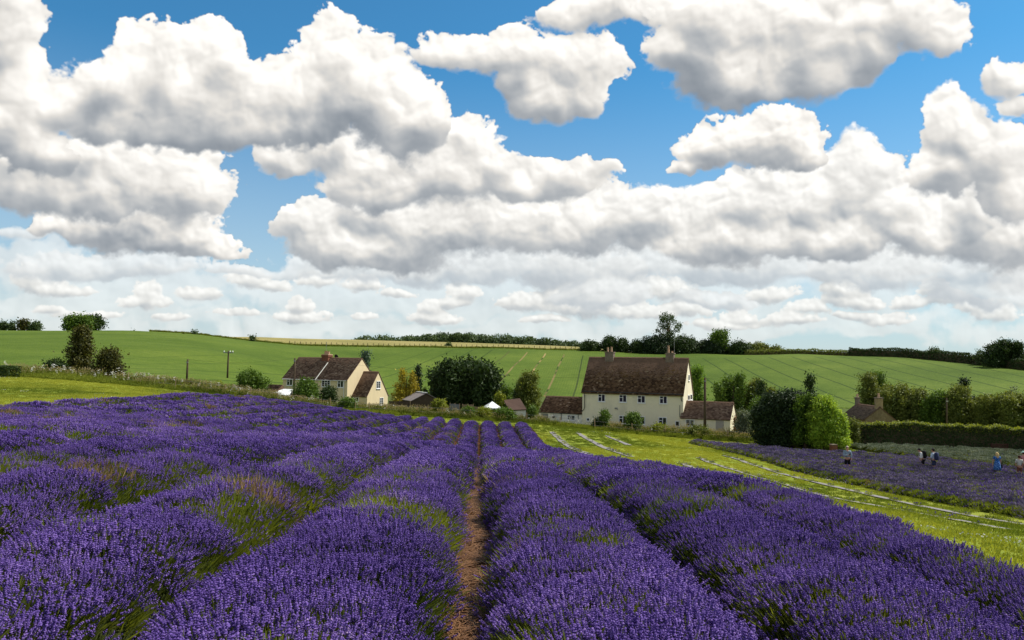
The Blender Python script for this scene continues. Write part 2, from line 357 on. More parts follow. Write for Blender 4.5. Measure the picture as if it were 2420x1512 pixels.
BASEY=[(-220,94),(0,94),(128,96),(193,98),(240,105),(300,128),(350,200),(425,230),(500,240),(600,240),(700,220),(800,200),(900,182),(1024,170),(1150,160),(1300,150)]
BASEZ=[(-220,-1.5),(0,-1.5),(128,-2.1),(193,-2.6),(240,-3.1),(300,-5.6),(350,-7.4),(425,-8.4),(500,-8.5),(1300,-8.5)]
def crestY(px): return np.interp(px,[c[0] for c in CREST],[c[2] for c in CREST])
def baseY(px): return np.interp(px,[c[0] for c in BASEY],[c[1] for c in BASEY])
def baseZ(px): return np.interp(px,[c[0] for c in BASEZ],[c[1] for c in BASEZ])
for px,py,Y in CREST:
    p=at(px,py,Y); b=float(baseY(px)); zb=float(baseZ(px)); cw(*p)
    for t in (0,.33,.67): yy=b+(Y-b)*t; cw((px-512)/FPX*yy,yy,zb+(p[2]-zb)*t)
for px,py,Y in [(250,337.5,430),(350,340.5,480),(450,343.5,500),(520,346,500),(590,348.5,480)]: cp(px,py,Y)
for px in (-200,0,100,185): cw((px-512)/FPX*430,430,11)
for px in (700,800,900,1024,1200): cw((px-512)/FPX*450,450,4 if px<950 else -2)
for px in (-200,100,400,700,1000,1200):
    cw((px-512)/FPX*800,800,-2); cw((px-512)/FPX*3000,3000,-25)
CP=np.array(CP)
def q_(X,Y):
    X=np.asarray(X,float);Y=np.asarray(Y,float); r=np.sqrt(X*X+Y*Y+144)
    return np.stack([2.2*X/r,1.2*Y/r,1.3*np.log(r)],-1)
_q=q_(CP[:,0],CP[:,1]); _n=len(CP)
_d=np.linalg.norm(_q[:,None]-_q[None],axis=-1)
_K=np.zeros((_n+4,_n+4)); _K[:_n,:_n]=_d+np.eye(_n)*-2e-3
_P=np.concatenate([np.ones((_n,1)),_q],1); _K[:_n,_n:]=_P; _K[_n:,:_n]=_P.T
# ground height relative to a scale that grows with the distance keeps the fit even
_sc=np.sqrt(CP[:,0]**2+CP[:,1]**2+144)
_w=np.linalg.solve(_K,np.concatenate([CP[:,2]/_sc,np.zeros(4)]))
def H(X,Y):
    X=np.asarray(X,float);Y=np.asarray(Y,float); sh=X.shape; q=q_(X.ravel(),Y.ravel()); out=np.empty(len(q))
    for i in range(0,len(q),20000):
        qq=q[i:i+20000]; d=np.sqrt(((qq[:,None]-_q[None])**2).sum(-1)+1e-3)
        out[i:i+20000]=d@_w[:_n]+_w[_n]+qq@_w[_n+1:]
    return (out*np.sqrt(X.ravel()**2+Y.ravel()**2+144)).reshape(sh)
def h(x,y): return float(H(np.array([x]),np.array([y]))[0])
def ground_at(px,Y,dz=0):
    x=(px-512)/FPX*Y
    for _ in range(3):
        z=h(x,Y); p=proj((x,Y,z)); x+=(px-p[0])/FPX*Y
    return np.array([x,Y,z+dz])

# ------------------------------------------------------------------ ground sheets
def polar_in(name,px0,px1,nu,Y0f,Y1f,ny,lift,mat,**k):
    us=np.linspace((px0-512)/FPX,(px1-512)/FPX,nu); P=512+us*FPX
    t=np.linspace(0,1,ny)[:,None]
    Y=Y0f(P)[None]*(1-t)+Y1f(P)[None]*t; X=us[None]*Y
    Z=H(X,Y)+lift; Z[0]-=lift*2.5; Z[-1]-=lift*4; Z[:,0]-=lift*2.5; Z[:,-1]-=lift*2.5
    V=np.stack([X,Y,Z],-1).reshape(-1,3); i=np.arange(ny-1)[:,None]*nu+np.arange(nu-1)[None]; i=i.ravel()
    F=np.stack([i,i+1,i+nu+1,i+nu],-1)
    return put(name,mesh_np(name,V,F,mat,True),**k)
# ground: mown grass
g=NG('mown_grass'); pos=g.n('ShaderNodeTexCoord').outputs['Object']
a=g.noise(.09,5,.6,pos); b=g.noise(1.4,5,.65,pos); c=g.noise(14,3,.7,pos)
k=g.math('ADD',g.math('ADD',g.math('MULTIPLY',a,.45),g.math('MULTIPLY',b,.35)),g.math('MULTIPLY',c,.2))
col=g.ramp(k,[(.34,(.075,.115,.012)),(.47,(.16,.21,.018)),(.56,(.235,.26,.03)),(.68,(.33,.30,.075))])
s_=g.n('ShaderNodeSeparateXYZ'); g.l(pos,s_.inputs[0]); far=g.math('MULTIPLY',g.math('SUBTRACT',s_.outputs[1],91),.3,clamp=True); col=g.mix(far,col,g.ramp(b,[(.35,(.035,.06,.010)),(.65,(.11,.14,.03))]))
M_GRASS=g.out(col,.9,.1,g.bump(c,.6,.05))
th=np.linspace(-math.pi,math.pi,433)[:-1]; rr=np.concatenate([[0.4],np.geomspace(1.2,3600,300)])
TX=rr[:,None]*np.sin(th)[None]; TY=rr[:,None]*np.cos(th)[None]; TZ=H(TX,TY)
behind=TY<-30
nr,nth=TX.shape
V=np.stack([TX,TY,TZ],-1).reshape(-1,3); i,j=np.meshgrid(np.arange(nr-1),np.arange(nth),indexing='ij'); j2=(j+1)%nth
F=np.stack([i*nth+j,i*nth+j2,(i+1)*nth+j2,(i+1)*nth+j],-1).reshape(-1,4)
me=mesh_np('ground',np.vstack([V,[[0,0,h(0,0)]]]),[F,np.stack([np.full(nth,nr*nth),(np.arange(nth)+1)%nth,np.arange(nth)],-1)],M_GRASS,True)
put('ground',me,kind='structure',label='bright mown grass ground running down to the hamlet')
# crop on the hill, drilled in lines with wheel tracks
g=NG('young_crop'); pos=g.n('ShaderNodeTexCoord').outputs['Object']; s_=g.n('ShaderNodeSeparateXYZ'); g.l(pos,s_.inputs[0])
sx=g.math('ADD',g.math('SUBTRACT',s_.outputs[0],g.math('MULTIPLY',s_.outputs[1],.111)),g.math('MULTIPLY',g.math('SUBTRACT',g.noise(.012,2,.5,pos),.5),2.5))
fr=g.math('FRACT',g.math('ADD',g.math('DIVIDE',sx,9.1),100.25))
d1=g.math('ABSOLUTE',g.math('SUBTRACT',fr,.5))                     # .5 between tracks
wob=g.noise(.5,3,.6,pos)
line=g.math('SUBTRACT',1.0,g.math('MULTIPLY',g.math('SUBTRACT',d1,.022),45),clamp=True)
ymax=g.math('SUBTRACT',1.0,g.math('MULTIPLY',g.math('SUBTRACT',s_.outputs[1],g.math('SUBTRACT',384,g.math('MULTIPLY',g.math('ABSOLUTE',g.math('SUBTRACT',s_.outputs[0],-10)),.42))),.2),clamp=True)
xon=g.math('MULTIPLY',g.math('ADD',sx,106),.022,clamp=True)
line=g.math('MULTIPLY',g.math('MULTIPLY',line,ymax),xon)
line=g.math('MULTIPLY',line,g.math('ADD',.55,g.math('MULTIPLY',wob,.8)),clamp=True)
drill=g.math('ABSOLUTE',g.math('SUBTRACT',g.math('FRACT',g.math('DIVIDE',sx,.91)),.5))
n1=g.noise(.022,5,.6,pos); n2=g.noise(1.3,5,.75,pos); n3=g.noise(.3,4,.6,pos)
k=g.math('ADD',g.math('ADD',g.math('MULTIPLY',n1,.45),g.math('MULTIPLY',n2,.40)),g.math('ADD',g.math('MULTIPLY',n3,.15),g.math('MULTIPLY',g.math('SUBTRACT',drill,.25),.10)))
col=g.ramp(k,[(.38,(.046,.084,.006)),(.5,(.078,.126,.012)),(.62,(.125,.172,.022))])
bare=g.math('MULTIPLY',g.math('MULTIPLY',g.math('SUBTRACT',1.0,g.math('MULTIPLY',g.math('ABSOLUTE',g.math('SUBTRACT',sx,-26)),.05),clamp=True),1.0),g.ramp(g.noise(.035,2,.5,pos),[(.42,(0,0,0)),(.5,(1,1,1))]),clamp=True)
lc=g.mix(bare,(.022,.048,.004),(.36,.24,.11))
M_CROP=g.out(g.mix(line,col,lc),.9,.12,g.bump(n2,.8,.25))
PXS=np.array([-200,1250])
polar_in('crop_field',-210,1290,430,lambda p:baseY(p)-4,lambda p:np.where(p<185,crestY(p)+40,crestY(p)),150,.25,M_CROP,kind='structure',label='green crop on the hillside with wheel tracks')
g=NG('ripening_wheat'); pos=g.n('ShaderNodeTexCoord').outputs['Object']; n1=g.noise(.03,4,.6,pos); n2=g.noise(1.6,4,.7,pos)
k=g.math('ADD',g.math('MULTIPLY',n1,.6),g.math('MULTIPLY',n2,.4))
M_WHEAT=g.out(g.ramp(k,[(.35,(.17,.165,.05)),(.5,(.26,.228,.08)),(.65,(.33,.28,.115))]),.9,.1,g.bump(n2,.8,.3))
polar_in('wheat_field',180,640,200,lambda p:crestY(p)+1.5,lambda p:crestY(p)+np.interp(p,[180,250,640],[60,110,130]),60,.7,M_WHEAT,kind='structure',label='ripening tan wheat field above the green crop')
# ------------------------------------------------------------------ little plants that get strewn (kept in a library, drawn by the strewn plants only)
LIB=bpy.data.collections.new('plant_library')
def leaf_colours(): pass
def attr_mat_flower():
    g=NG('lavender_flower'); geo=g.n('ShaderNodeNewGeometry'); pos=geo.outputs['Position']
    at_=g.n('ShaderNodeAttribute',attribute_type='INSTANCER',attribute_name='tint').outputs['Fac']
    rnd=geo.outputs['Random Per Island']; f=g.noise(.9,3,.55,pos)
    k=g.math('ADD',g.math('ADD',g.math('MULTIPLY',rnd,.42),g.math('MULTIPLY',f,.5)),g.math('MULTIPLY',at_,.25),clamp=True)
    col=g.ramp(k,[(.12,(.038,.021,.115)),(.36,(.100,.056,.26)),(.62,(.175,.102,.40)),(.85,(.30,.19,.54)),(.98,(.42,.31,.47))])
    return g.out(col,.7,.15,trans=.25,tcol=g.mix(1.0,col,(1.1,.9,1.15),'MULTIPLY'))
M_FLOW=attr_mat_flower()
M_FLOWG=leafmat('grey_lavender_bud',(.15,.19,.10),(.33,.36,.25),.2,.5,True)
M_FLOWD=leafmat('faded_lavender_flower',(.075,.06,.13),(.24,.19,.33),.2,.5,True)
M_STEM=leafmat('lavender_stem',(.045,.07,.014),(.22,.25,.045),.35,.9,True)
M_LEAFY=leafmat('lavender_leaf',(.045,.078,.012),(.27,.31,.042),.35,.9,True)
M_DRY=leafmat('dry_stem',(.13,.07,.035),(.42,.30,.17),.2,.7,True)
def spike(bx,by,ang,lean,L,hl,hw,lod):
    """one flower stem from (bx,by,0): returns verts/faces of head and stem"""
    dx,dy=math.cos(ang)*lean,math.sin(ang)*lean; n=math.sqrt(1+lean*lean*1.0)
    d=Vector((dx,dy,1)).normalized(); b=Vector((bx,by,0)); tip=b+d*L
    p=d.orthogonal().normalized(); q=d.cross(p)
    sv=[];sf=[];hv=[];hf=[]
    w=.0022 if lod==0 else (.004 if lod==1 else .008)
    sv=[b+p*w*1.5,b-p*w*1.5,tip-p*w*.6,tip+p*w*.6]; sf=[(0,1,2,3)]
    if lod==0: sv+= [b+q*w*1.5,b-q*w*1.5,tip-q*w*.6,tip+q*w*.6]; sf+=[(4,5,6,7)]
    def whorl(c,r,hh,k,ro):
        o=len(hv); hv.append(c-d*hh)
        for i in range(k):
            a=ro+2*math.pi*i/k; rr_=r*random.uniform(.8,1.2); hv.append(c+(p*math.cos(a)+q*math.sin(a))*rr_+d*hh*random.uniform(-.3,.3))
        hv.append(c+d*hh)
        for i in range(k):
            hf.append((o,o+1+(i+1)%k,o+1+i)); hf.append((o+k+1,o+1+i,o+1+(i+1)%k))
    if lod==0:
        m=4
        for i in range(m):
            t=i/(m-1); whorl(tip+d*hl*(t-.15)+p*random.uniform(-.0025,.0025)+q*random.uniform(-.0025,.0025),hw*(1.0-.4*t)*random.uniform(.42,.6),hl/m*random.uniform(.6,1.0),5,random.random()*3)
        if random.random()<.5: whorl(tip-d*hl*.45,hw*.36,hl/m*.4,4,0)
    elif lod==1:
        for t in (.1,.62): whorl(tip+d*hl*(t),hw*(.56-.16*t),hl*.36,4,random.random()*3)
    else:
        whorl(tip+d*hl*.3,hw*.55,hl*.62,3,random.random()*3)
    return sv,sf,hv,hf
def clump(name,lod,nsp,rad,L,green,bloom,mats,hl=.062,hw=.024,leafn=0,leafL=.16,spread=.9):
    V=[];F=[];M=[]
    def add(v,f,m):
        o=len(V); V.extend([tuple(x) for x in v]); F.extend([tuple(o+i for i in q) for q in f]); M.extend([m]*len(f))
    for i in range(nsp):
        r=rad*math.sqrt(random.random()); a=random.random()*6.283; bx,by=r*math.cos(a)*.6,r*math.sin(a)*.6
        sv,sf,hv,hf=spike(bx,by,a+random.uniform(-.6,.6),spread*r/rad*random.uniform(.3,1)*.55+random.uniform(0,.28),L*random.uniform(.78,1.12),hl*random.uniform(.75,1.3),hw*random.uniform(.8,1.2),lod)
        add(sv,sf,0)
        if random.random()<bloom: add(hv,hf,1)
    for i in range(leafn):
        r=rad*math.sqrt(random.random()); a=random.random()*6.283; b=Vector((r*math.cos(a),r*math.sin(a),random.uniform(-.03,.03)))
        d=Vector((math.cos(a)*random.uniform(0,.8),math.sin(a)*random.uniform(0,.8),1)).normalized(); p=d.orthogonal().normalized(); p.rotate(Matrix.Rotation(random.random()*6,3,d))
        l=leafL*random.uniform(.6,1.25); w=(.004,.008,.014)[lod]
        add([b-p*w*.5,b+p*w*.5,b+d*l*.6+p*w,b+d*l*1.0+p*w*.1,b+d*l*.6-p*w],[(0,1,2,3,4)],0)
    me=bpy.data.meshes.new(name); me.from_pydata(V,[],F); me.update()
    for m in mats: me.materials.append(m)
    me.polygons.foreach_set('material_index',M)
    o=bpy.data.objects.new(name,me); LIB.objects.link(o); return o
IDX={}
def reg(key,objs):
    for o in objs:
        o.name='%03d_%s'%(len(LIB.objects)-1,key)
    IDX[key]=[len(LIB.objects)-len(objs)+i for i in range(len(objs))]
# three sizes: close, middle, far
for lod,(ns,rad,lv) in enumerate([(32,.105,30),(34,.155,26),(25,.22,18)]):
    hl=(.027,.037,.068)[lod]; hw=(.0165,.0225,.041)[lod]; LL=.16
    reg('full%d'%lod,[clump('c',lod,ns,rad,LL,0,.97,[M_STEM,M_FLOW],hl,hw,lv,.13) for _ in range(4)])
    reg('thin%d'%lod,[clump('c',lod,int(ns*.7),rad,LL*1.05,0,.62,[M_LEAFY,M_FLOW],hl,hw*.9,int(lv*2.2),.14) for _ in range(3)])
    reg('leaf%d'%lod,[clump('c',lod,int(ns*.5),rad,LL*.9,0,.26,[M_LEAFY,M_FLOW],hl*.9,hw*.9,int(lv*3.2),.12,1.0) for _ in range(3)])
    reg('dry%d'%lod,[clump('c',lod,int(ns*.4),rad,LL*.9,0,.15,[M_DRY,M_FLOW],hl*.7,hw*.7,int(lv*1.4),.17,1.5) for _ in range(2)])
reg('dusk1',[clump('c',1,22,.17,.18,0,.85,[M_STEM,M_FLOWD],.05,.026,34,.17) for _ in range(3)])
reg('dusk2',[clump('c',2,22,.24,.18,0,.85,[M_STEM,M_FLOWD],.075,.042,30,.17) for _ in range(3)])
reg('grey1',[clump('c',1,20,.17,.19,0,.9,[M_STEM,M_FLOWG],.07,.03,26,.17) for _ in range(3)])
reg('grey2',[clump('c',2,22,.24,.19,0,.9,[M_STEM,M_FLOWG],.085,.045,26,.17) for _ in range(3)])
def tuft(name,n,rad,Lm,w,mat,curve=.5,seed=None,seedmat=None,seedn=0,sl=.12,flat=False):
    V=[];F=[];M=[]
    for i in range(n):
        r=rad*math.sqrt(random.random()); a=random.random()*6.283; b=Vector((r*math.cos(a),r*math.sin(a),0)); a2=random.random()*6.283
        l=Lm*random.uniform(.45,1.15); c=curve*random.uniform(.2,1)*l; ww=w*random.uniform(.7,1.3)
        dr=Vector((math.cos(a2),math.sin(a2),0)); sd_=Vector((-dr.y,dr.x,0))*ww
        m1=b+Vector((0,0,l*.55))+dr*c*.35; tp=b+Vector((0,0,l*.95))+dr*c
        o=len(V); V+= [tuple(x) for x in (b-sd_,b+sd_,m1+sd_*.8,tp,m1-sd_*.8)]; F.append((o,o+1,o+2,o+3,o+4)); M.append(0)
        if i<seedn:
            o=len(V); d=(tp-m1).normalized(); q=Vector((-d.y,d.x,.2)).normalized()*ww*2.4; z=tp
            q2=d.cross(q).normalized()*ww*2.4
            V+=[tuple(x) for x in (z-d*sl*.2,z+q+d*sl*.3,z+d*sl,z-q+d*sl*.3,z+q2+d*sl*.3,z-q2+d*sl*.3)]; F+=[(o,o+1,o+2,o+3),(o,o+4,o+2,o+5)]; M+=[1,1]
    me=bpy.data.meshes.new(name); me.from_pydata(V,[],F); me.update(); me.materials.append(mat)
    if seedmat: me.materials.append(seedmat)
    me.polygons.foreach_set('material_index',M)
    o=bpy.data.objects.new(name,me); LIB.objects.link(o); return o
M_LAWN=leafmat('lawn_blade',(.10,.155,.012),(.41,.42,.06),.35,.25,True)
M_ROUGH=leafmat('rough_grass_blade',(.07,.12,.012),(.30,.34,.05),.4,.3,True)
M_SEED=leafmat('grass_seed_head',(.30,.24,.12),(.56,.48,.30),.35,.4,True)
M_WHITE=plain('white_petal',(.75,.75,.70),.8,.1,.1)
M_STRAW=leafmat('straw',(.09,.036,.015),(.36,.19,.085),.1,1.5,True)
reg('lawn',[tuft('c',44,.24,.075,.009,M_LAWN,.9) for _ in range(3)])
reg('daisy',[tuft('c',30,.24,.075,.009,M_LAWN,.9,seedmat=M_WHITE,seedn=7,sl=.03)])
reg('rough',[tuft('c',60,.32,.62,.012,M_ROUGH,.6,seedmat=M_SEED,seedn=5,sl=.1) for _ in range(3)])
reg('seedy',[tuft('c',46,.32,.85,.010,M_ROUGH,.5,seedmat=M_SEED,seedn=20,sl=.14) for _ in range(3)])
reg('green',[tuft('c',70,.32,.42,.02,M_ROUGH,.8) for _ in range(3)])
def umbel():
    V=[];F=[];M=[]
    for k in range(4):
        a=random.random()*6.28; r=.12; b=Vector((r*math.cos(a),r*math.sin(a),0)); tp=b+Vector((random.uniform(-.1,.1),random.uniform(-.1,.1),random.uniform(.75,1.05)))
        o=len(V); V+=[tuple(b+Vector((.008,0,0))),tuple(b-Vector((.008,0,0))),tuple(tp-Vector((.006,0,0))),tuple(tp+Vector((.006,0,0)))]; F.append((o,o+1,o+2,o+3)); M.append(0)
        for j in range(9):
            c=tp+Vector((random.uniform(-.07,.07),random.uniform(-.07,.07),random.uniform(-.01,.02))); s=.022; o=len(V)
            V+=[tuple(c+Vector(x)) for x in ((-s,0,0),(0,-s,0),(s,0,0),(0,s,0),(0,0,s*.7))]; F+=[(o,o+1,o+4),(o+1,o+2,o+4),(o+2,o+3,o+4),(o+3,o,o+4)]; M+=[1]*4
    me=bpy.data.meshes.new('c'); me.from_pydata(V,[],F); me.update(); me.materials.append(M_ROUGH); me.materials.append(M_WHITE); me.polygons.foreach_set('material_index',M)
    o=bpy.data.objects.new('c',me); LIB.objects.link(o); return o
reg('umbel',[umbel() for _ in range(2)])
def strawbit():
    V=[];F=[]
    for k in range(26):
        a=random.random()*3.14; c=Vector((random.uniform(-.12,.12),random.uniform(-.12,.12),random.uniform(.0,.02))); d=Vector((math.cos(a),math.sin(a),random.uniform(-.12,.12)))*random.uniform(.02,.08); q=Vector((-d.y,d.x,0)).normalized()*.0022
        o=len(V); V+=[tuple(x) for x in (c-d-q,c-d+q,c+d+q,c+d-q)]; F.append((o,o+1,o+2,o+3))
    me=bpy.data.meshes.new('c'); me.from_pydata(V,[],F); me.update(); me.materials.append(M_STRAW)
    o=bpy.data.objects.new('c',me); LIB.objects.link(o); return o
reg('straw',[strawbit() for _ in range(3)])
# node group that sets the little plants on their points
G=bpy.data.node_groups.new('strew','GeometryNodeTree')
G.interface.new_socket('Geometry',in_out='INPUT',socket_type='NodeSocketGeometry'); G.interface.new_socket('Geometry',in_out='OUTPUT',socket_type='NodeSocketGeometry')
gi=G.nodes.new('NodeGroupInput'); go=G.nodes.new('NodeGroupOutput'); iop=G.nodes.new('GeometryNodeInstanceOnPoints'); ci=G.nodes.new('GeometryNodeCollectionInfo')
ci.inputs['Collection'].default_value=LIB; ci.inputs['Separate Children'].default_value=True; ci.inputs['Reset Children'].default_value=True
def na(nm,ty):
    n=G.nodes.new('GeometryNodeInputNamedAttribute'); n.data_type=ty; n.inputs[0].default_value=nm; return n.outputs[0]
iop.inputs['Pick Instance'].default_value=True
G.links.new(gi.outputs[0],iop.inputs['Points']); G.links.new(ci.outputs[0],iop.inputs['Instance']); G.links.new(na('idx','INT'),iop.inputs['Instance Index'])
e2r=G.nodes.new('FunctionNodeEulerToRotation'); G.links.new(na('rot','FLOAT_VECTOR'),e2r.inputs[0]); G.links.new(e2r.outputs[0],iop.inputs['Rotation'])
G.links.new(na('scl','FLOAT'),iop.inputs['Scale']); G.links.new(iop.outputs[0],go.inputs[0])
NINST=0
def strew(name,P,idx,rot,scl,tint,parent=None,**k):
    global NINST
    NINST+=len(P)
    me=bpy.data.meshes.new(name); me.vertices.add(len(P)); me.vertices.foreach_set('co',np.asarray(P,np.float32).ravel())
    for nm,ty,arr in (('idx','INT',idx),('rot','FLOAT_VECTOR',rot),('scl','FLOAT',scl),('tint','FLOAT',tint)):
        a=me.attributes.new(nm,ty,'POINT'); a.data.foreach_set('vector' if ty=='FLOAT_VECTOR' else 'value',np.ascontiguousarray(np.asarray(arr,np.int32 if ty=='INT' else np.float32)).ravel())
    o=put(name,me,parent,**k); m=o.modifiers.new('strew','NODES'); m.node_group=G; return o
def pick(keys,which):
    """which: int array choosing a key per point; returns library numbers"""
    out=np.zeros(len(which),int)
    for i,kx in enumerate(keys):
        m=which==i; c=IDX[kx]; out[m]=np.array(c)[np.random.randint(0,len(c),m.sum())]
    return out
def inview(P,mg=150,top=-50):
    x,y=proj(P); return (x>-mg)&(x<1024+mg)&(y<640+mg)&(P[:,1]>1.5)
# ------------------------------------------------------------------ lavender
KX=-.039; OX=-.03                     # the rows' lean and the straw path between the two nearest rows
M_MOUND=leafmat('lavender_leaf_mass',(.022,.032,.010),(.055,.075,.02),0,1.2)
g=NG('lavender_leaf_mass_b'); pos=g.n('ShaderNodeNewGeometry').outputs['Position']; f=g.noise(6,5,.7,pos); f2=g.noise(.8,3,.5,pos)
col=g.ramp(g.math('ADD',g.math('MULTIPLY',f,.6),g.math('MULTIPLY',f2,.4)),[(.3,(.010,.014,.006)),(.5,(.028,.036,.010)),(.7,(.05,.055,.018))]); M_MOUND=g.out(col,.95,.05,g.bump(f,.9,.06))
ML=np.linspace(0,1,13)
def rowmesh(x0,w,hgt,Ya,Yb,st,seed):
    n=max(4,int((Yb-Ya)/st)); Y=np.linspace(Ya,Yb,n); s=(ML-.5)*2
    end=np.clip(np.minimum((Y-Ya)/.7,(Yb-Y)/.7),0,1); end=np.sqrt(1-(1-end)**2)*.93+.07
    edge=1+(.09*vnoise(Y*1.1,Y*0+seed*3.3,5)+.07*vnoise(Y*2.6,Y*0+seed*1.3,8))[:,None]*np.sign(s)[None]
    hv_=.65 if x0<-1 else .4
    hh=hgt*(1+hv_*.17*vnoise(Y*.75,Y*0+seed*7.7,6)+hv_*.15*vnoise(Y*1.9,Y*0+seed,7))
    prof=np.clip(1-np.abs(s)**3.4,0,1)**.5; 
    X=x0+KX*Y[:,None]+s[None]*w*.5*edge*(end*(1-.15*np.clip((Y-34)/20,0,1)))[:,None]; YY=np.repeat(Y[:,None],13,1)
    Z=H(X[:,6],Y)[:,None]+(H(X[:,-1],Y)-H(X[:,0],Y))[:,None]*s[None]*.5-.08+(hh*end)[:,None]*prof[None]+.03*vnoise(X*3+seed,YY*3,9)*prof[None]
    return X,YY,Z
def lav_row(x0,w,hgt,Ya,Yb,label,seed,grey=0,group=None,green=.0,right_edge=False,dusk=False):
    root=empty('lavender_row',(x0+KX*Ya,Ya,h(x0+KX*Ya,Ya)),label=label,cat='lavender row',group=group)
    o0=np.array(root.location)
    X,Y,Z=rowmesh(x0,w,hgt,Ya,Yb,.16 if Ya<15 else .3,seed)
    n,m=X.shape; V=np.stack([X,Y,Z],-1); i=(np.arange(n-1)[:,None]*m+np.arange(m-1)[None]).ravel()
    put('leaf_mound',mesh_np('leaf_mound',(V.reshape(-1,3)-o0),np.stack([i,i+1,i+m+1,i+m],-1),M_MOUND,True),root)
    Ps=[];Ns=[];L=[]
    # stations along the row, closer together near the viewer
    Yc=Y[:,0]
    for (a,b,sp,lod) in ((0,11.5,.118,0),(11.5,30,.165,1),(30,200,.25,2)):
        a=max(a,Ya);b=min(b,Yb)
        if b<=a: continue
        ny=int((b-a)/sp)+1; ns=max(3,int((w*1.0+hgt*1.3)/sp))
        ty=a+(np.arange(ny)[:,None]+np.random.rand(ny,ns))*(b-a)/ny
        ts=(np.arange(ns)[None]+np.random.rand(ny,ns))/ns
        ts=.5+.5*np.sin((ts-.5)*math.pi)*.985            # even along the arc
        fy=np.clip(np.searchsorted(Yc,ty.ravel())-1,0,n-2); ry=(ty.ravel()-Yc[fy])/(Yc[fy+1]-Yc[fy]+1e-9)
        fs=np.clip((ts.ravel()*(m-1)).astype(int),0,m-2); rs=ts.ravel()*(m-1)-fs
        def S(A): return (A[fy,fs]*(1-rs)+A[fy,fs+1]*rs)*(1-ry)+(A[fy+1,fs]*(1-rs)+A[fy+1,fs+1]*rs)*ry
        P=np.stack([S(X),S(Y),S(Z)],-1); keep=inview(P); P=P[keep]
        s=(ts.ravel()[keep]-.5)*2
        Ps.append(P);Ns.append(s);L.append(np.full(len(P),lod))
    P=np.concatenate(Ps);s=np.concatenate(Ns);lod=np.concatenate(L)
    if not len(P): return root
    side=np.sign(s)*np.abs(s)**2.2
    tilt=side*.75+np.random.randn(len(P))*.07               # lean out over the row's flanks
    # long stems nod together, in waves
    rot=np.stack([np.random.randn(len(P))*.10-.05,tilt,np.zeros(len(P))],-1); 
    # patches without flowers
    x_,y_=P[:,0],P[:,1]
    a=.75*fbm(x_*.9+seed,y_*.7,3,50)+.62*fbm(x_*3.1,y_*2.6,2,60)+np.random.randn(len(P))*.10; b=fbm(x_*.4+9,y_*.35,3,70)
    bias=green+ (.16*np.abs(s)**4)+np.interp(x_,[-9,-1.5,0,6],[.09,.03,-.02,.02])*np.interp(y_,[4,18],[1.3,.5])
    which=np.zeros(len(P),int)
    if not grey:
        which[a+bias>.19]=1; which[a+bias>.44]=2
        leftish=np.interp(x_,[-12,-3,0,3],[.16,.05,-.06,-.1])
        which[(b+leftish>.46)&(a>-.05)&(np.random.rand(len(P))<.6)]=3
        flank=np.abs(s)>.80; r=np.random.rand(len(P)); which[flank&(r<.55)]=1; which[flank&(r<.22)]=2
        if right_edge:
            e=(s<-.35); which[e&(r<.75)]=2
        keys=[]
        out=np.zeros(len(P),int)
        for l in (0,1,2):
            mm=lod==l
            out[mm]=pick([('dusk%d'%l if dusk and l else 'full%d'%l),'thin%d'%l,'leaf%d'%l,'dry%d'%l],which[mm])
    else:
        which[(a>.22)|(np.abs(s)>.85)]=1; out=pick(['grey2','leaf2'],which)
    P2=P-o0-np.array([0,0,.05])
    rot[:,2]=0
    q=np.random.rand(len(P))*6.283
    # spin about own axis first, then lean
    cz,sz_=np.cos(q),np.sin(q)
    tx,ty_=rot[:,0],rot[:,1]
    # euler XYZ: z is applied last, so fold the lean into turned axes
    rot=np.stack([tx*cz+ty_*sz_,-tx*sz_+ty_*cz,q],-1)
    scl=np.random.uniform(.85,1.2,len(P))*np.where(which==2,1.0,1.0)*(1+.34*fbm(x_*1.9,y_*1.6,3,80))
    strew('flower_spikes',P2,out,rot,scl,np.clip(.5+.9*fbm(x_*.5+seed*.2,y_*.4,3,90)+np.random.randn(len(P))*.22,0,1),root,kind='stuff')
    return root
names=['first','second','third','fourth','fifth','sixth','seventh','eighth','ninth','tenth','eleventh','twelfth','thirteenth']
for k in range(3):
    lav_row(OX+.87+1.7*k,[1.27,1.30,1.28][k],.52,2.2+[0,.0,.0][k],81-.5*k,'purple lavender row, %s to the right of the bare straw path'%names[k],11+k,group='rows of purple lavender beside the straw path')
for k in range(11):
    x0=OX-.85-1.7*k
    lav_row(x0-(.02 if k==0 else 0),1.22 if k else 1.27,.51+.03*(k%3),2.2,81-max(0,(k-6))*4.2,'purple lavender row, %s to the left of the bare straw path'%names[k],31+k,group='rows of purple lavender beside the straw path',green=.02+.012*k)
for k in range(13):
    x0=21.3+1.45*k
    Yb=np.interp(x0,[21.2,30.8,35.8,40.9,52],[77,69,65,58,45])
    lav_row(x0,1.3,.40,22+.3*k,Yb,'dusky lavender row in the right hand plot, %s from its grass edge'%names[k],61+k,group='lavender rows of the plot below the long hedge',green=.16 if k else .1,right_edge=(k==0),dusk=True)
for k in range(11):
    x0=37.2+1.5*k
    Ya=np.interp(x0,[21.2,30.8,35.8,40.9,52],[77,69,65,58,45])+2.2
    lav_row(x0,1.3,.40,Ya,77.5-.45*k,'pale grey unopened lavender row under the long hedge, %s from the lawn'%names[k],91+k,grey=1,group='grey lavender rows under the long hedge')

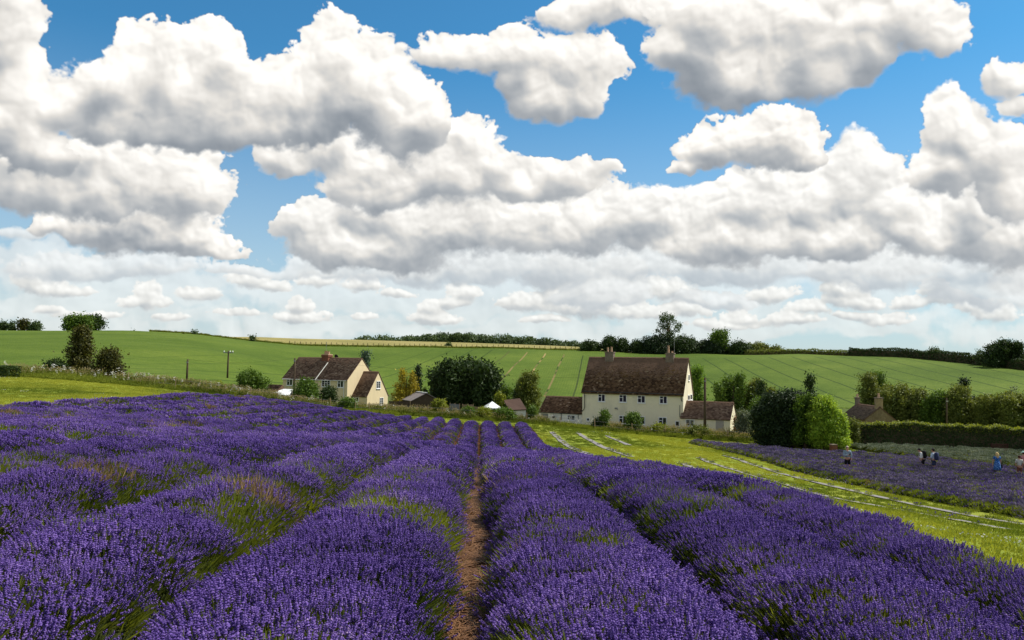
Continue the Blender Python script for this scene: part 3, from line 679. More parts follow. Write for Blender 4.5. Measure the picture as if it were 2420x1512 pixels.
# ------------------------------------------------------------------ bare soil, straw, lawn, strips
def rowsheet(name,xa,xb,nx,Ya,Yb,ny,lift,mat,**k):
    t=np.linspace(0,1,nx)[None]; Y=np.linspace(Ya,Yb,ny)[:,None]+0*t
    X=(xa+(xb-xa)*t)+KX*Y; Z=H(X,Y)+lift
    V=np.stack([X,Y,Z],-1).reshape(-1,3); i=(np.arange(ny-1)[:,None]*nx+np.arange(nx-1)[None]).ravel()
    return put(name,mesh_np(name,V,np.stack([i,i+1,i+nx+1,i+nx],-1),mat,True),**k)
g=NG('straw_and_soil'); pos=g.n('ShaderNodeTexCoord').outputs['Object']; f=g.noise(3.5,6,.7,pos); f2=g.noise(28,4,.7,pos)
f3=g.noise(1.1,3,.6,pos); k=g.math('ADD',g.math('ADD',g.math('MULTIPLY',f,.45),g.math('MULTIPLY',f2,.3)),g.math('MULTIPLY',f3,.25))
M_SOIL=g.out(g.ramp(k,[(.38,(.010,.005,.003)),(.5,(.060,.024,.009)),(.62,(.19,.086,.034))]),.95,.05,g.bump(f2,1.0,.07))
rowsheet('soil',-19.9,5.35,60,1.2,81.6,200,.03,M_SOIL,kind='structure',label='bare reddish soil and straw between the lavender rows')
rowsheet('soil',20.7,40.5,30,21,60,60,.03,M_SOIL,kind='structure',label='bare soil under the right hand lavender plot')
n=750; y=2.2+28*np.random.rand(n)**1.5; x=OX+KX*y+np.random.uniform(-.27,.27,n); P=np.stack([x,y,H(x,y)+.045+.02*np.random.rand(n)],-1)
q=np.random.rand(n)*6.28
strew('straw_mulch',P,pick(['straw'],np.zeros(n,int)),np.stack([0*q,0*q,q],-1),np.random.uniform(.7,1.4,n),np.random.rand(n)*.5,None,kind='stuff',label='brown straw and cut stalks strewn along the path between two rows',cat='straw')
VP_=[(-160,82),(0,80),(57,79),(114,81),(190,83),(265,84),(320,85),(390,86),(448,87),(525,88),(618,88),(725,84),(812,77),(854,79.5),(1200,72)]
def vergeY(px): return np.interp(px,[v[0] for v in VP_],[v[1] for v in VP_])
def rowend(x0): return np.where(x0>20,np.where(x0<36.2,np.interp(x0,[21.2,30.8,35.8,40.9,52],[77,69,65,58,45]),78.5-(x0-37.2)*.3),np.where(x0>-11.5,81,81-(-x0-11.1)/1.7*4.2))
def lawnpts(n,xa,xb,ya,yb,margin=.5):
    X=np.random.uniform(xa,xb,n);Y=np.random.uniform(ya,yb,n); P=np.stack([X,Y,H(X,Y)],-1); px,_=proj(P)
    x0=X-OX-KX*Y
    bed=((x0>-19.6)&(x0<5.2)&(Y<rowend(x0)+.25))|((x0>20.6)&(Y<rowend(x0)+.1))
    for sx0,a_,b_ in ((7.0,49,75),(9.6,49,75),(12.3,64,75),(12.1,33,47),(14.9,22,53),(18.4,23,58)): bed|=(np.abs(X-sx0-KX*Y)<.42)&(Y>a_)&(Y<b_)
    ok=inview(P,120)&~bed&(Y<vergeY(px)+margin); return P[ok]
P=lawnpts(60000,-70,66,9,90); n=len(P); q=np.random.rand(n)*6.28
w=fbm(P[:,0]*.12,P[:,1]*.09,3,120); which=((fbm(P[:,0]*.2,P[:,1]*.2,2,130)+np.random.randn(n)*.25)>.95).astype(int)
strew('lawn_grass',P,pick(['lawn','daisy'],which),np.stack([0*q,0*q,q],-1),np.random.uniform(.8,1.35,n),np.clip(.45+1.7*w+np.random.randn(n)*.16,0,1),None,kind='stuff',label='short bright lawn grass with daisies',cat='grass')
# verge of uncut grass in front of the gardens
n=9500; px=np.random.uniform(-110,880,n); Y=vergeY(px)+.3+np.random.rand(n)**.8*7.0; X=(px-512)/FPX*Y; P=np.stack([X,Y,H(X,Y)],-1)
d=(Y-vergeY(px)); r=np.random.rand(n); which=np.zeros(n,int); which[r<.30]=1; which[(r>.62)|(d<1.3)]=2; which[(r>.993)]=3
left=(px<330); which[left&(r>.975)]=3
nz=fbm(X*.13,Y*.3,3,140); which[(nz>.12)&(which<3)]=2; 
q=np.random.rand(n)*6.28
strew('verge_grass',P,pick(['rough','seedy','green','umbel'],which),np.stack([np.random.randn(n)*.12,np.random.randn(n)*.12,q],-1),np.random.uniform(.7,1.25,n)*np.interp(d,[0,1.5,7],[.45,.85,1.1])*np.interp(px,[0,330,520,880],[1.1,1.0,1.0,1.05])*(1+.35*nz),np.clip(.5+.8*nz+np.random.randn(n)*.1,0,1),None,kind='stuff',label='tall uncut grass with seed heads along the wire fence',cat='grass')
# rough edge along the top of the green crop
n=2600; px=np.random.uniform(150,600,n); Y=crestY(px)+np.random.uniform(-1.5,2.5,n); X=(px-512)/FPX*Y; q=np.random.rand(n)*6.28
strew('field_edge_grass',np.stack([X,Y,H(X,Y)+.2],-1),pick(['rough','green'],(np.random.rand(n)<.6).astype(int)),np.stack([0*q,0*q,q],-1),np.random.uniform(.8,1.7,n),np.random.rand(n)*.6+.4,None,kind='stuff',label='rough grass strip between the green crop and the wheat',cat='grass')
# weed-proof membrane strips with young plants
M_MEMB=plain('faded_membrane',(.215,.20,.195),.8,.2,.22,9)
strips=[(7.0,49,75,'nearest the lavender, upper end'),(9.6,49,75,'second out from the lavender, upper end'),(12.3,64,75,'short and faint, close to the big house verge'),(12.1,33,47,'beside the edge of the purple rows'),(14.9,22,53,'in the middle of the lawn'),(18.4,23,58,'nearest the right hand lavender plot')]
for x0,a,b,t_ in strips:
    ro=empty('membrane_strip',(x0+KX*a,a,h(x0+KX*a,a)),label='pale grey planting strip in the lawn, '+t_,cat='planting strip',group='pale planting strips in the lawn')
    n=int((b-a)/.5); Y=np.linspace(a,b,n); wv=.235+.07*vnoise(Y*.9,Y*0+x0,3)
    w0=vnoise(Y*.35,Y*0+x0*2,8)*.1; gaps=vnoise(Y*.5+x0,Y*0,12)
    Xl=x0+KX*Y-wv+w0;Xr=x0+KX*Y+wv+w0; V=np.concatenate([np.stack([Xl,Y,H(Xl,Y)+.05],-1),np.stack([Xr,Y,H(Xr,Y)+.05],-1)])-np.array(ro.location)
    i=np.arange(n-1); i=i[gaps[:-1]>-.8]
    put('membrane',mesh_np('membrane',V,np.stack([i,i+n,i+n+1,i+1],-1),M_MEMB),ro)
    Yp=np.arange(a+.3,b,.45)+np.random.rand(len(np.arange(a+.3,b,.45)))*.15; Yp=Yp[np.random.rand(len(Yp))<(.35 if x0<13 else .6)]; Xp=x0+KX*Yp+np.random.randn(len(Yp))*.05
    nn=len(Yp); q=np.random.rand(nn)*6.28
    strew('young_plants',np.stack([Xp,Yp,H(Xp,Yp)+.03],-1)-np.array(ro.location),pick(['thin2','leaf2'],(np.random.rand(nn)<.7).astype(int)),np.stack([0*q,0*q,q],-1),np.random.uniform(.45,.85,nn),np.random.rand(nn),ro,kind='stuff')
# ------------------------------------------------------------------ trees
def LM(n,d,l,t=.3,p=.35): return leafmat(n,d,l,t,p)
M_BARK=plain('bark',(.12,.09,.06),.9,.1,.4,5,bump=.5)
GREENS=dict(
 dark=LM('leaves_dark_green',(.014,.030,.007),(.055,.095,.022),.22),
 mid=LM('leaves_mid_green',(.034,.078,.010),(.155,.245,.034)),
 bright=LM('leaves_bright_green',(.045,.110,.010),(.22,.36,.04),.4),
 olive=LM('leaves_olive',(.055,.085,.014),(.24,.27,.055)),
 brown=LM('leaves_bronze',(.022,.032,.007),(.115,.110,.022)),
 gold=LM('foliage_golden',(.13,.12,.012),(.58,.46,.05),.35),
 conif=LM('needles_dark',(.009,.022,.008),(.035,.062,.020),.12),
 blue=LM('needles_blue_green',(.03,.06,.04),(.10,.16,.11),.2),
 grey=LM('leaves_grey_green',(.07,.09,.05),(.24,.28,.18)),
 far=LM('leaves_distant_green',(.032,.060,.020),(.10,.15,.050),.25,.1),
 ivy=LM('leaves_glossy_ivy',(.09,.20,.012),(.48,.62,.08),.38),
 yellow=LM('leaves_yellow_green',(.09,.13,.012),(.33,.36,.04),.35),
 red=LM('leaves_red',(.12,.04,.01),(.35,.16,.04),.35),
)
def leaves_np(C,Nn,size,jit=.8):
    """rhombic leaves at C facing roughly Nn"""
    n=len(C); rn=np.random.randn(n,3); N_=Nn+rn*jit; N_/=np.linalg.norm(N_,axis=1,keepdims=True)+1e-9
    a=np.cross(N_,np.random.randn(n,3)); a/=np.linalg.norm(a,axis=1,keepdims=True)+1e-9; b=np.cross(N_,a)
    s=(size*np.random.uniform(.6,1.35,n))[:,None]
    V=np.stack([C-a*s*.62,C-b*s*.34+N_*s*.08,C+a*s*.62,C+b*s*.34+N_*s*.08],1).reshape(-1,3); i=np.arange(n)*4
    return V,np.stack([i,i+1,i+2,i+3],-1)
def lobes_for(kind,W,Ht,rnd):
    """lobes (x,y,z,rx,ry,rz) for a crown of width W and total height Ht, foot at 0"""
    L=[]; r=W/2
    def dome(zb,zt,nl,fr,wf=lambda t:1):
        for i in range(nl):
            t=(i+.5)/nl; z=zb+(zt-zb)*t; ww=wf(t)*r; a=i*2.4+rnd.random()*.8; k=rnd.random()**.5
            rr_=fr*W*(.62+.72*rnd.random()); q=max(0,ww*(.86+.28*rnd.random())-rr_*.9)
            L.append((math.cos(a)*q*k,math.sin(a)*q*k,min(z,Ht-rr_*.8),rr_,rr_,rr_*.82))
    if kind=='round':
        cb=Ht*.16; dome(cb+W*.1,Ht-W*.12,17,.20,lambda t:math.sin(math.pi*(.16+.80*t))**.6)
    elif kind=='bush': dome(Ht*.10,Ht*.92,15,.21,lambda t:math.sqrt(max(0,1-(t*.93)**2.4)))
    elif kind=='tall': dome(Ht*.08,Ht*.95,20,.24,lambda t:math.sin(math.pi*(.2+.72*t))**.5)
    elif kind=='cone': dome(Ht*.05,Ht*.97,26,.15,lambda t:max(.08,1.02-t*.98))
    elif kind=='sparse': dome(Ht*.22,Ht*.95,20,.125,lambda t:math.sin(math.pi*(.12+.80*t))**.55)
    elif kind=='stepped': dome(Ht*.05,Ht*.97,24,.19,lambda t:(1.0 if t<.5 else max(.16,1-(t-.5)*1.7)))
    elif kind=='multi':
        nc=max(4,int(round(W/Ht*5.5)))
        for c_ in range(nc):
            for row in (0,1):
                u=(c_+.5+(rnd.random()-.5)*.7)/nc*2-1; edge=math.sqrt(max(.05,1-abs(u)**2.6)); tp=Ht*(.62+.38*edge)*(.84+.16*rnd.random()); yy=(rnd.random()-.5)*r*.8*edge+(row-.5)*r*.4
                rr_=W*(.09+.05*rnd.random()); z=Ht*.14+rr_*.4; first=True
                while z<tp-rr_*.7:
                    L.append((u*r*.90+(rnd.random()-.5)*rr_*.6,yy+(rnd.random()-.5)*rr_,z,rr_*(.85+.4*rnd.random()),rr_,rr_*.8)); z+=rr_*1.25
                L.append((u*r*.9,yy,tp-rr_*.75,rr_*(.8+.3*rnd.random()),rr_,rr_*.8))
    elif kind=='twin': 
        for sx_ in (-.17,.2): 
            hh=Ht*(1 if sx_<0 else .93)
            for i in range(16):
                t=(i+.5)/16; rr_=W*.15*(1.15-.75*t); a=i*2.4; L.append((sx_*W*(1-.1*t)+math.cos(a)*W*.26*(1-t)**.8,math.sin(a)*W*.3*(1-t),hh*(.06+.88*t),rr_,rr_,rr_*1.2))
    return L
TREES=[]
def tree(name,label,cat,sx0,sx1,sy0,sy1,Y,kind='bush',mat='mid',leaf=.26,dens=1.0,group=None,trunk=True,seed=None,lift=0):
    rnd=random.Random(int(sx0*7+sy0*3) if seed is None else seed); np.random.seed(int(abs(sx0)*7+sy0) % 99991)
    gp=ground_at((sx0+sx1)/8.0,Y)
    top=ats((sx0+sx1)/2,sy0,Y); W=(sx1-sx0)/4.0/FPX*Y
    if sy1: gp[2]=min(gp[2],ats((sx0+sx1)/2,sy1,Y)[2])+lift
    Ht=max(.4,top[2]-gp[2])
    ro=empty(name,gp,0,label=label,cat=cat,group=group)
    L=lobes_for(kind,W,Ht,rnd); C=[];NN=[]
    for (x,y,z,rx,ry,rz) in L:
        A=4*math.pi*((rx*ry+ry*rz+rx*rz)/3); n=int(dens*1.25*A/(leaf*leaf*.42)); n=max(30,min(n,2600))
        v=np.random.randn(n,3); v/=np.linalg.norm(v,axis=1,keepdims=True)
        lump=1+.40*vnoise(v[:,0]*2.7+x*3,v[:,2]*2.7+v[:,1]*1.9+z,3)
        rad=lump*np.where(np.random.rand(n)<.72,np.random.uniform(.86,1.10,n),np.random.uniform(.35,.86,n))
        # little sprays: group leaves around sub-centres
        c=v*rad[:,None]*np.array([rx,ry,rz])+np.array([x,y,z]); k=max(1,n//9); cc=c[np.random.randint(0,k,n)]
        c=np.where((np.random.rand(n)<.62)[:,None],cc+np.random.randn(n,3)*leaf*1.1,c)
        C.append(c); NN.append(v+np.array([0,0,.35]))
    C=np.concatenate(C);NN=np.concatenate(NN); ok=(C[:,2]>.02); C=C[ok];NN=NN[ok]
    if kind in('cone','twin') : NN=NN*np.array([1,1,.5])
    V,F=leaves_np(C,NN,leaf)
    put('crown',mesh_np('crown',V,F,GREENS[mat]),ro)
    if trunk:
        m=MB(); tr=max(.05,W*.035); zt=Ht*(.8 if kind!='bush' else .5)
        m.tube([(0,0,-.3),(W*.01,0,Ht*.2),(-W*.015,W*.01,Ht*.45),(0,0,zt)],[tr*1.3,tr,tr*.75,tr*.2],7)
        m.put('trunk',M_BARK,ro,smooth=True)
        if kind in('round','sparse','tall'):
            m=MB()
            for (x,y,z,rx,ry,rz) in L[::2 if kind!='sparse' else 1]:
                z0=min(z*.6,Ht*.5); m.tube([(0,0,z0),(x*.45,y*.45,(z0+z)*.52),(x,y,z)],[tr*.42,tr*.28,tr*.08],5)
            m.put('branches',M_BARK,ro,smooth=True)
    return ro
T=tree
g1='small hawthorns along the left skyline'
T('skyline_bush','small round hawthorn on the skyline at the left edge','bush',-14,32,1288,1322,330,'bush','far',.7,group=g1)
T('skyline_bush','small dark hawthorn on the skyline, second from the left edge','bush',30,62,1291,1320,330,'bush','far',.7,group=g1)
T('skyline_bush','round bronze hawthorn on the skyline, third from the left edge','bush',64,120,1282,1319,330,'bush','brown',.7,group=g1)
T('skyline_bush','round dark hawthorn on the skyline, last of the four at the left edge','bush',120,166,1288,1320,330,'bush','far',.7,group=g1)
T('broadleaf_tree','broad pale green tree on the left skyline','tree',258,372,1259,1324,332,'multi','mid',.8)
T('broadleaf_tree','dark rounded tree joined to the right of the pale skyline tree','tree',340,418,1264,1327,336,'round','dark',.8)
T('skyline_bush','tiny shrub on the skyline between the broad trees and the field corner','bush',522,538,1329,1337,345,'bush','far',.5,trunk=False)
T('skyline_bush','small round bush at the corner of the tan wheat','bush',767,791,1326,1347,342,'bush','far',.6)
T('field_tree','thin little tree standing at the edge of the tan wheat','tree',1000,1018,1343,1374,348,'tall','far',.6)
T('field_bush','low lone bush in the field edge below the far wood','bush',1780,1806,1373,1391,398,'bush','far',.6)
T('hawthorn_tree','tall ragged bronze-green hawthorn standing by the left verge','tree',252,384,1308,1478,90,'stepped','brown',.24,1.0)
T('hawthorn_bush','wide bronze bush beside the tall ragged hawthorn','bush',368,502,1398,1492,89,'bush','brown',.24)
T('bramble_bush','low dark bramble to the left of the tall hawthorn','bush',165,275,1443,1482,88,'bush','dark',.2,trunk=False)
T('garden_bush','dark green clipped bush alone left of the left-hand house','bush',936,1072,1484,1574,104,'bush','mid',.22)
T('yellow_shrub','straggling yellow-green shrub in the verge near the utility poles','shrub',806,842,1528,1556,92,'bush','yellow',.18,trunk=False)
T('yellow_shrub','rounder yellow-green shrub in the verge left of the dark bush','shrub',850,902,1532,1564,92,'bush','yellow',.18,trunk=False)
T('garden_bush','large leafy bush in front of the left-hand house','multi',1160,1292,1521,1612,97,'bush','mid',.2,1.1)
T('garden_bush','smaller bush at the right flank of the large one before the left-hand house','bush',1270,1352,1548,1612,97.5,'bush','dark',.2,1.1)
g4='bramble mounds in the verge'
T('bramble_bush','bramble mound in the verge before the low wooden fence','bush',1838,1912,1628,1664,90.5,'bush','mid',.15,1.2,group=g4,trunk=False)
T('bramble_bush','longer bramble mound in the verge left of the white canopy','bush',1898,1978,1632,1668,90.5,'bush','yellow',.15,1.2,group=g4,trunk=False)
T('bramble_bush','bramble mound in the verge below the white canopy and brown roof','bush',1966,2068,1634,1676,90.5,'bush','mid',.15,1.2,group=g4,trunk=False)
T('bramble_bush','low green mound in the verge below the right wing of the big house','bush',2590,2690,1700,1738,90,'bush','yellow',.15,1.1,group=g4,trunk=False)
T('bramble_bush','low tangled mound in the verge beside the thick dark pole','bush',2740,2850,1708,1752,88,'bush','olive',.15,1.1,group=g4,trunk=False)
T('bramble_bush','small green mound in the verge below the wing of the yellow house','bush',1352,1432,1592,1640,88.5,'bush','mid',.15,1.2,group=g4,trunk=False)
T('conifer_tree','blue-green conifer showing behind the roof of the left-hand house','tree',1412,1500,1403,1500,122,'cone','blue',.28,.9)
T('golden_conifer','golden double-pointed conifer right of the left-hand house','tree',1566,1682,1464,1612,101,'twin','gold',.2,1.1)
T('conifer_tree','narrow black-green conifer behind the golden one','tree',1634,1702,1458,1600,108,'cone','conif',.22,1.2)
T('garden_shrub','small green shrub right of the golden conifer','shrub',1676,1724,1548,1604,105,'bush','mid',.2)
T('broadleaf_tree','very dark wide chestnut tree in the middle of the hamlet','tree',1724,1992,1424,1640,104,'multi','dark',.34,1.5)
T('garden_shrub','rounded olive shrub in front of the brown timber shed','shrub',1718,1792,1598,1644,94,'bush','yellow',.16)
T('fruit_tree','loose mid green tree between the dark chestnut and the willow','tree',1950,2052,1532,1636,106,'multi','mid',.24,1.0)
T('garden_shrub','yellow-green shrub behind the white canopy','shrub',1970,2024,1566,1632,100,'bush','yellow',.2)
T('willow_tree','upright bronze-green willow above the small brown roof','tree',2060,2170,1488,1640,108,'tall','olive',.22,1.2)
T('willow_tree','dark low part of a tree leaning left of the willow','tree',2030,2100,1556,1632,110,'bush','dark',.22,1.2)
T('garden_shrub','leafy shrub at the left end of the low white annex','shrub',2104,2154,1624,1680,93,'bush','mid',.16)
T('garden_shrub','upright egg-shaped shrub before the big house','shrub',2388,2448,1636,1708,91.5,'bush','mid',.15,1.2)
T('garden_shrub','low dark shrub at the foot of the egg-shaped one','shrub',2366,2410,1674,1712,91.3,'bush','dark',.14)
T('garden_shrub','rounded shrub covering a ground floor window of the big house','shrub',2488,2576,1652,1712,91.5,'bush','mid',.15,1.2)
T('garden_tree','bright green tree rising behind the gable of the big house','tree',2755,2824,1462,1640,108,'tall','bright',.24,1.2)
T('garden_tree','leafy green tree right of the low right-hand annex','tree',2858,3012,1486,1700,104,'multi','mid',.24,1.3)
T('garden_bush','broad mid green bush below the brown-green tree','bush',2985,3130,1590,1745,95,'bush','mid',.22,1.2)
T('garden_tree','brown-green tree between the leafy tree and the great dark laurel','tree',2966,3100,1508,1690,104,'multi','olive',.24,1.2)
T('garden_tree','small dark tree top between two garden trees on the right','tree',3008,3080,1506,1600,100,'bush','dark',.24,1.2)
T('garden_shrub','pale grey-green shrub at the right of the annex gable','shrub',2936,3018,1640,1745,88,'bush','grey',.16,1.1)
T('garden_shrub','small orange-red shrub at the corner of the annex','shrub',2930,2962,1664,1700,90,'bush','red',.14)
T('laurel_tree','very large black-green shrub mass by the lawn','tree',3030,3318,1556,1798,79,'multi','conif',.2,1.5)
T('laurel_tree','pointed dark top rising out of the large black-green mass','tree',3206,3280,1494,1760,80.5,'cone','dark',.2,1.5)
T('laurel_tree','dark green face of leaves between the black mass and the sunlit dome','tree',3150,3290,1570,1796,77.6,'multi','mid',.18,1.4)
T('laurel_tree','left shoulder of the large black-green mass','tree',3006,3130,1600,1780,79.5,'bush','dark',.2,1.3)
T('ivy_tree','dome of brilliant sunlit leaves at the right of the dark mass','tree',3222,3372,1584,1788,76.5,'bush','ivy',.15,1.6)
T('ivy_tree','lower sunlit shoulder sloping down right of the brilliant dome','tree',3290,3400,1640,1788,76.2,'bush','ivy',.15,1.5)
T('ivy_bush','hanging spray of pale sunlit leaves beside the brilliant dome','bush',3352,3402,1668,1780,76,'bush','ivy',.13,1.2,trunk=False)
T('bramble_bush','tangle of tan and green stems at the left end of the long hedge','bush',3376,3450,1672,1800,78,'bush','olive',.13,1.1,trunk=False)
g2='trees of the far right garden'
T('birch_tree','feathery birch behind the stone house chimneys','tree',3430,3526,1492,1690,112,'tall','olive',.2,.75,group=g2)
T('birch_tree','taller dark-topped birch right of the feathery one','tree',3480,3556,1488,1690,114,'tall','mid',.2,.9,group=g2)
T('garden_tree','rounded olive tree above the stone gable','tree',3515,3660,1528,1720,110,'multi','olive',.24,1.1,group=g2)
T('garden_tree','wide olive-green tree left of the far utility pole','tree',3590,3750,1556,1730,108,'multi','olive',.24,1.2,group=g2)
T('garden_tree','dark green tree just left of the far utility pole','tree',3680,3800,1558,1735,106,'multi','mid',.24,1.2,group=g2)
T('garden_tree','grey-green tree right of the far utility pole','tree',3776,3900,1546,1745,104,'tall','olive',.22,1.1,group=g2)
T('pine_tree','dark pine with a clumped top in the far right garden','tree',3826,3892,1512,1640,112,'stepped','conif',.22,1.5,group=g2)
T('pine_tree','short dark pine below and right of the clumped one','tree',3872,3920,1586,1680,110,'tall','conif',.22,1.5,group=g2)
T('garden_tree','large yellow-olive tree, second from the right edge','tree',3890,4040,1574,1750,102,'multi','olive',.22,1.2,group=g2)
T('garden_tree','yellow-olive tree cut by the right edge','tree',3990,4150,1556,1760,100,'multi','olive',.22,1.2,group=g2)
T('bare_tree','half-dead grey tree above the right edge trees','tree',4034,4084,1534,1620,104,'sparse','grey',.2,.35)
g3='hedgerow trees on the crest'
T('hedgerow_bush','dark bush at the left end of the crest hedgerow','bush',2316,2408,1370,1399,398,'bush','dark',.7,1.2,group=g3)
T('hedgerow_bush','dark bush with bare twigs poking out, left crest hedgerow','bush',2398,2478,1352,1399,398,'bush','dark',.7,1.2,group=g3)
T('hedgerow_bush','round dark bush right of the twiggy one on the crest','bush',2458,2524,1355,1403,396,'bush','dark',.7,1.2,group=g3)
T('hedgerow_bush','low bush at the left foot of the tall crest tree','bush',2508,2590,1366,1408,392,'bush','dark',.7,1.2,group=g3)
T('hedgerow_bush','thick hedgerow mass left of the tall crest tree','multi',2556,2706,1350,1414,388,'bush','conif',.7,1.3,group=g3)
T('hedgerow_bush','thick hedgerow mass right of the tall crest tree','multi',2656,2820,1354,1417,386,'bush','dark',.7,1.3,group=g3)
T('hedgerow_bush','thick dark mass below the rounded crest tree','multi',2770,2920,1368,1421,382,'bush','conif',.7,1.3,group=g3)
T('ash_tree','tall airy ash tree on the crest, tallest on the skyline','tree',2612,2738,1252,1405,391,'sparse','far',.62,.62)
T('broadleaf_tree','rounded tree on the crest right of the tall ash','tree',2832,2928,1320,1416,380,'round','mid',.8,1.1)
T('hedgerow_bush','dark bush at the right end of the crest mass','bush',2906,3020,1374,1423,374,'bush','dark',.7,1.3,group=g3)
T('hedgerow_bush','long bronze-green bush on the crest above the low hedge','multi',2984,3080,1376,1420,376,'bush','olive',.7,1.0,group=g3)
T('hedgerow_bush','last low bronze-green bush of the crest hedgerow','bush',3066,3134,1388,1418,372,'bush','olive',.7,1.0,group=g3)
T('skyline_tree','small open tree standing alone on the right skyline','tree',3704,3768,1392,1440,296,'sparse','far',.5,.6)
T('skyline_tree','small ragged tree left of the big one at the right edge','tree',3900,3948,1400,1452,270,'sparse','far',.45,.6)
T('broadleaf_tree','big rounded tree on the skyline near the right edge','tree',3952,4084,1360,1470,262,'multi','dark',.55,1.3)
T('skyline_bush','bush cut by the right edge on the skyline','bush',4070,4140,1424,1478,258,'bush','far',.5,1)
# bare twigs of the hedgerow bush
m=MB(); b=ats(2437,1360,398)
for i in range(7): m.tube([(0,0,-2),(random.uniform(-.6,.6),0,1),(random.uniform(-1.6,1.6),.3,random.uniform(2.5,4))],[.12,.08,.03],4)
m.put('bare_twigs',M_BARK,None,b,label='bare twigs sticking up from the crest hedgerow',cat='twigs')
# far wood: one mass
C=[];NN=[]
np.random.seed(5)
for i in range(150):
    px=np.random.uniform(352,612); Yf=float(crestY(px))+np.interp(px,[350,450,640],[112,118,70])+np.random.uniform(-2,16)
    p=at(px,np.interp(px,[350,380,420,450,520,560,590,612],[338,337,336.5,333,337,340.5,343,346])+np.random.uniform(-.5,4.5),Yf)
    r=np.random.uniform(3,6.5)
    n=330; v=np.random.randn(n,3); v/=np.linalg.norm(v,axis=1,keepdims=True); c=np.array([p[0],Yf,p[2]-r*.8])+v*r*np.random.uniform(.8,1.1,(n,1))
    n2=260; lo=h(p[0],Yf); v2=np.random.randn(n2,3); v2/=np.linalg.norm(v2,axis=1,keepdims=True); c2=np.stack([p[0]+v2[:,0]*r*1.2,Yf+v2[:,1]*r,np.random.uniform(lo,max(lo+1,p[2]-r),n2)],-1)
    C+= [c,c2]; NN+=[v+np.array([0,0,.3]),v2]
V,F=leaves_np(np.concatenate(C),np.concatenate(NN),1.15)
put('far_wood',mesh_np('far_wood',V,F,GREENS['far']),kind='stuff',label='long dark wood on the skyline beyond the wheat',cat='wood')
# ------------------------------------------------------------------ hedges
def hedge(name,label,path,th,mat,leaf,dens,core=True,group=None,topmat=None):
    """path: (x,y,z_foot,height) points"""
    pts=[np.array(p,float) for p in path]; o=pts[0][:3]; ro=empty(name,o,0,label=label,cat='hedge',group=group)
    C=[];NN=[]; m=MB()
    for a,b in zip(pts[:-1],pts[1:]):
        d=b[:2]-a[:2]; L=np.linalg.norm(d); d/=L; nrm=np.array([d[1],-d[0]]) 
        per=2*a[3]+th; n=int(dens*L*per/(leaf*leaf*.42)*1.3)
        t=np.random.rand(n); s=np.random.rand(n)*per; hh=a[3]+(b[3]-a[3])*t
        wob=1+.15*vnoise((a[0]+d[0]*t*L)*.5+a[1],t*0+3,4)+.05*vnoise((a[0]+d[0]*t*L)*1.9,t*0+3,6)
        hh=hh*wob
        f=s<a[3]; bk=s>a[3]+th
        off=np.where(f,-th/2,np.where(bk,th/2,s-a[3]-th/2)); zz=np.where(f,s/a[3]*hh,np.where(bk,(s-a[3]-th)/a[3]*hh,hh))
        nx=np.where(f,-1.,np.where(bk,1.,0.)); nz=np.where(f|bk,.15,1.)
        dep=np.random.rand(n)**2*leaf*2.2
        off=off-nx*dep+np.random.randn(n)*leaf*.25; zz=zz-np.where(f|bk,0,dep)+np.random.randn(n)*leaf*.35
        base=a[None,:3]+(b[:3]-a[:3])[None]*t[:,None]-o
        C.append(np.stack([base[:,0]-nrm[0]*off*-1,base[:,1]-nrm[1]*off*-1,base[:,2]+zz],-1)); NN.append(np.stack([nrm[0]*nx,nrm[1]*nx,nz],-1)*np.array([-1,-1,1])*-1*np.array([1,1,-1]))
        w=th/2-leaf*1.3
        if core and w>0:
            v=[]
            for P_ in (a,b):
                q=P_[:3]-o; hh_=P_[3]*.9-leaf
                for sgn in (-1,1):
                    for z_ in (-.3,hh_): v.append((q[0]+nrm[0]*w*sgn,q[1]+nrm[1]*w*sgn,q[2]+z_))
            m.add(v,[(0,1,3,2),(4,6,7,5),(0,4,5,1),(2,3,7,6),(1,5,7,3)])
    V,F=leaves_np(np.concatenate(C),np.concatenate(NN),leaf)
    put('foliage',mesh_np('foliage',V,F,GREENS[mat]),ro)
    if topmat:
        tp=[(c[c[:,2]>np.quantile(c[:,2],.52)]) for c in C]; c=np.concatenate([t_[np.random.rand(len(t_))<.6] for t_ in tp])+np.array([0,0,.09]); c=c+np.random.randn(*c.shape)*.05; V,F=leaves_np(c,np.tile([0,0,1.],(len(c),1)),leaf*1.05); put('sun_tinted_leaves',mesh_np('sun_tinted_leaves',V,F,GREENS[topmat]),ro)  # extra leaf layer: sunlight on the hedge top put into the leaf colour
    if m.V: m.put('inner_branches',M_BARK,ro)
    return ro
pth=[]
for px in (860,900,950,1000,1050,1110): 
    Y=np.interp(px,[860,1024,1110],[79,74,71]); gq=ground_at(px,Y); pth.append((gq[0],gq[1],gq[2],2.55+.12*math.sin(px)))
hedge('garden_hedge','long thick dark hedge with sunlit top along the right of the lavender',pth,2.0,'dark',.13,1.2,topmat='yellow')  # dark leaves paint the shaded front, yellow ones the sunlit top
def crest_path(pxs,dY,hh): return [(*ground_at(px,float(crestY(px))+dY),hh) for px in pxs]
hedge('crest_hedge','low bronze hedge along the crest right of the hedgerow trees',crest_path([745,770,800,830,850],2,2.4),2.5,'olive',.5,1.0)
hedge('crest_hedge','long clipped dark hedge along the right skyline',crest_path([850,880,910,940,970,1000,1030,1080,1150],2,3.6),2.5,'dark',.42,1.1)
gq=ground_at(-30,79);g3_=ground_at(15,78.5)
hedge('verge_hedge','black clipped hedge end in the verge at the left edge',[(*gq,1.0),(*g3_,1.0)],1.6,'dark',.14,1.6,core=False)
np.random.seed(11)

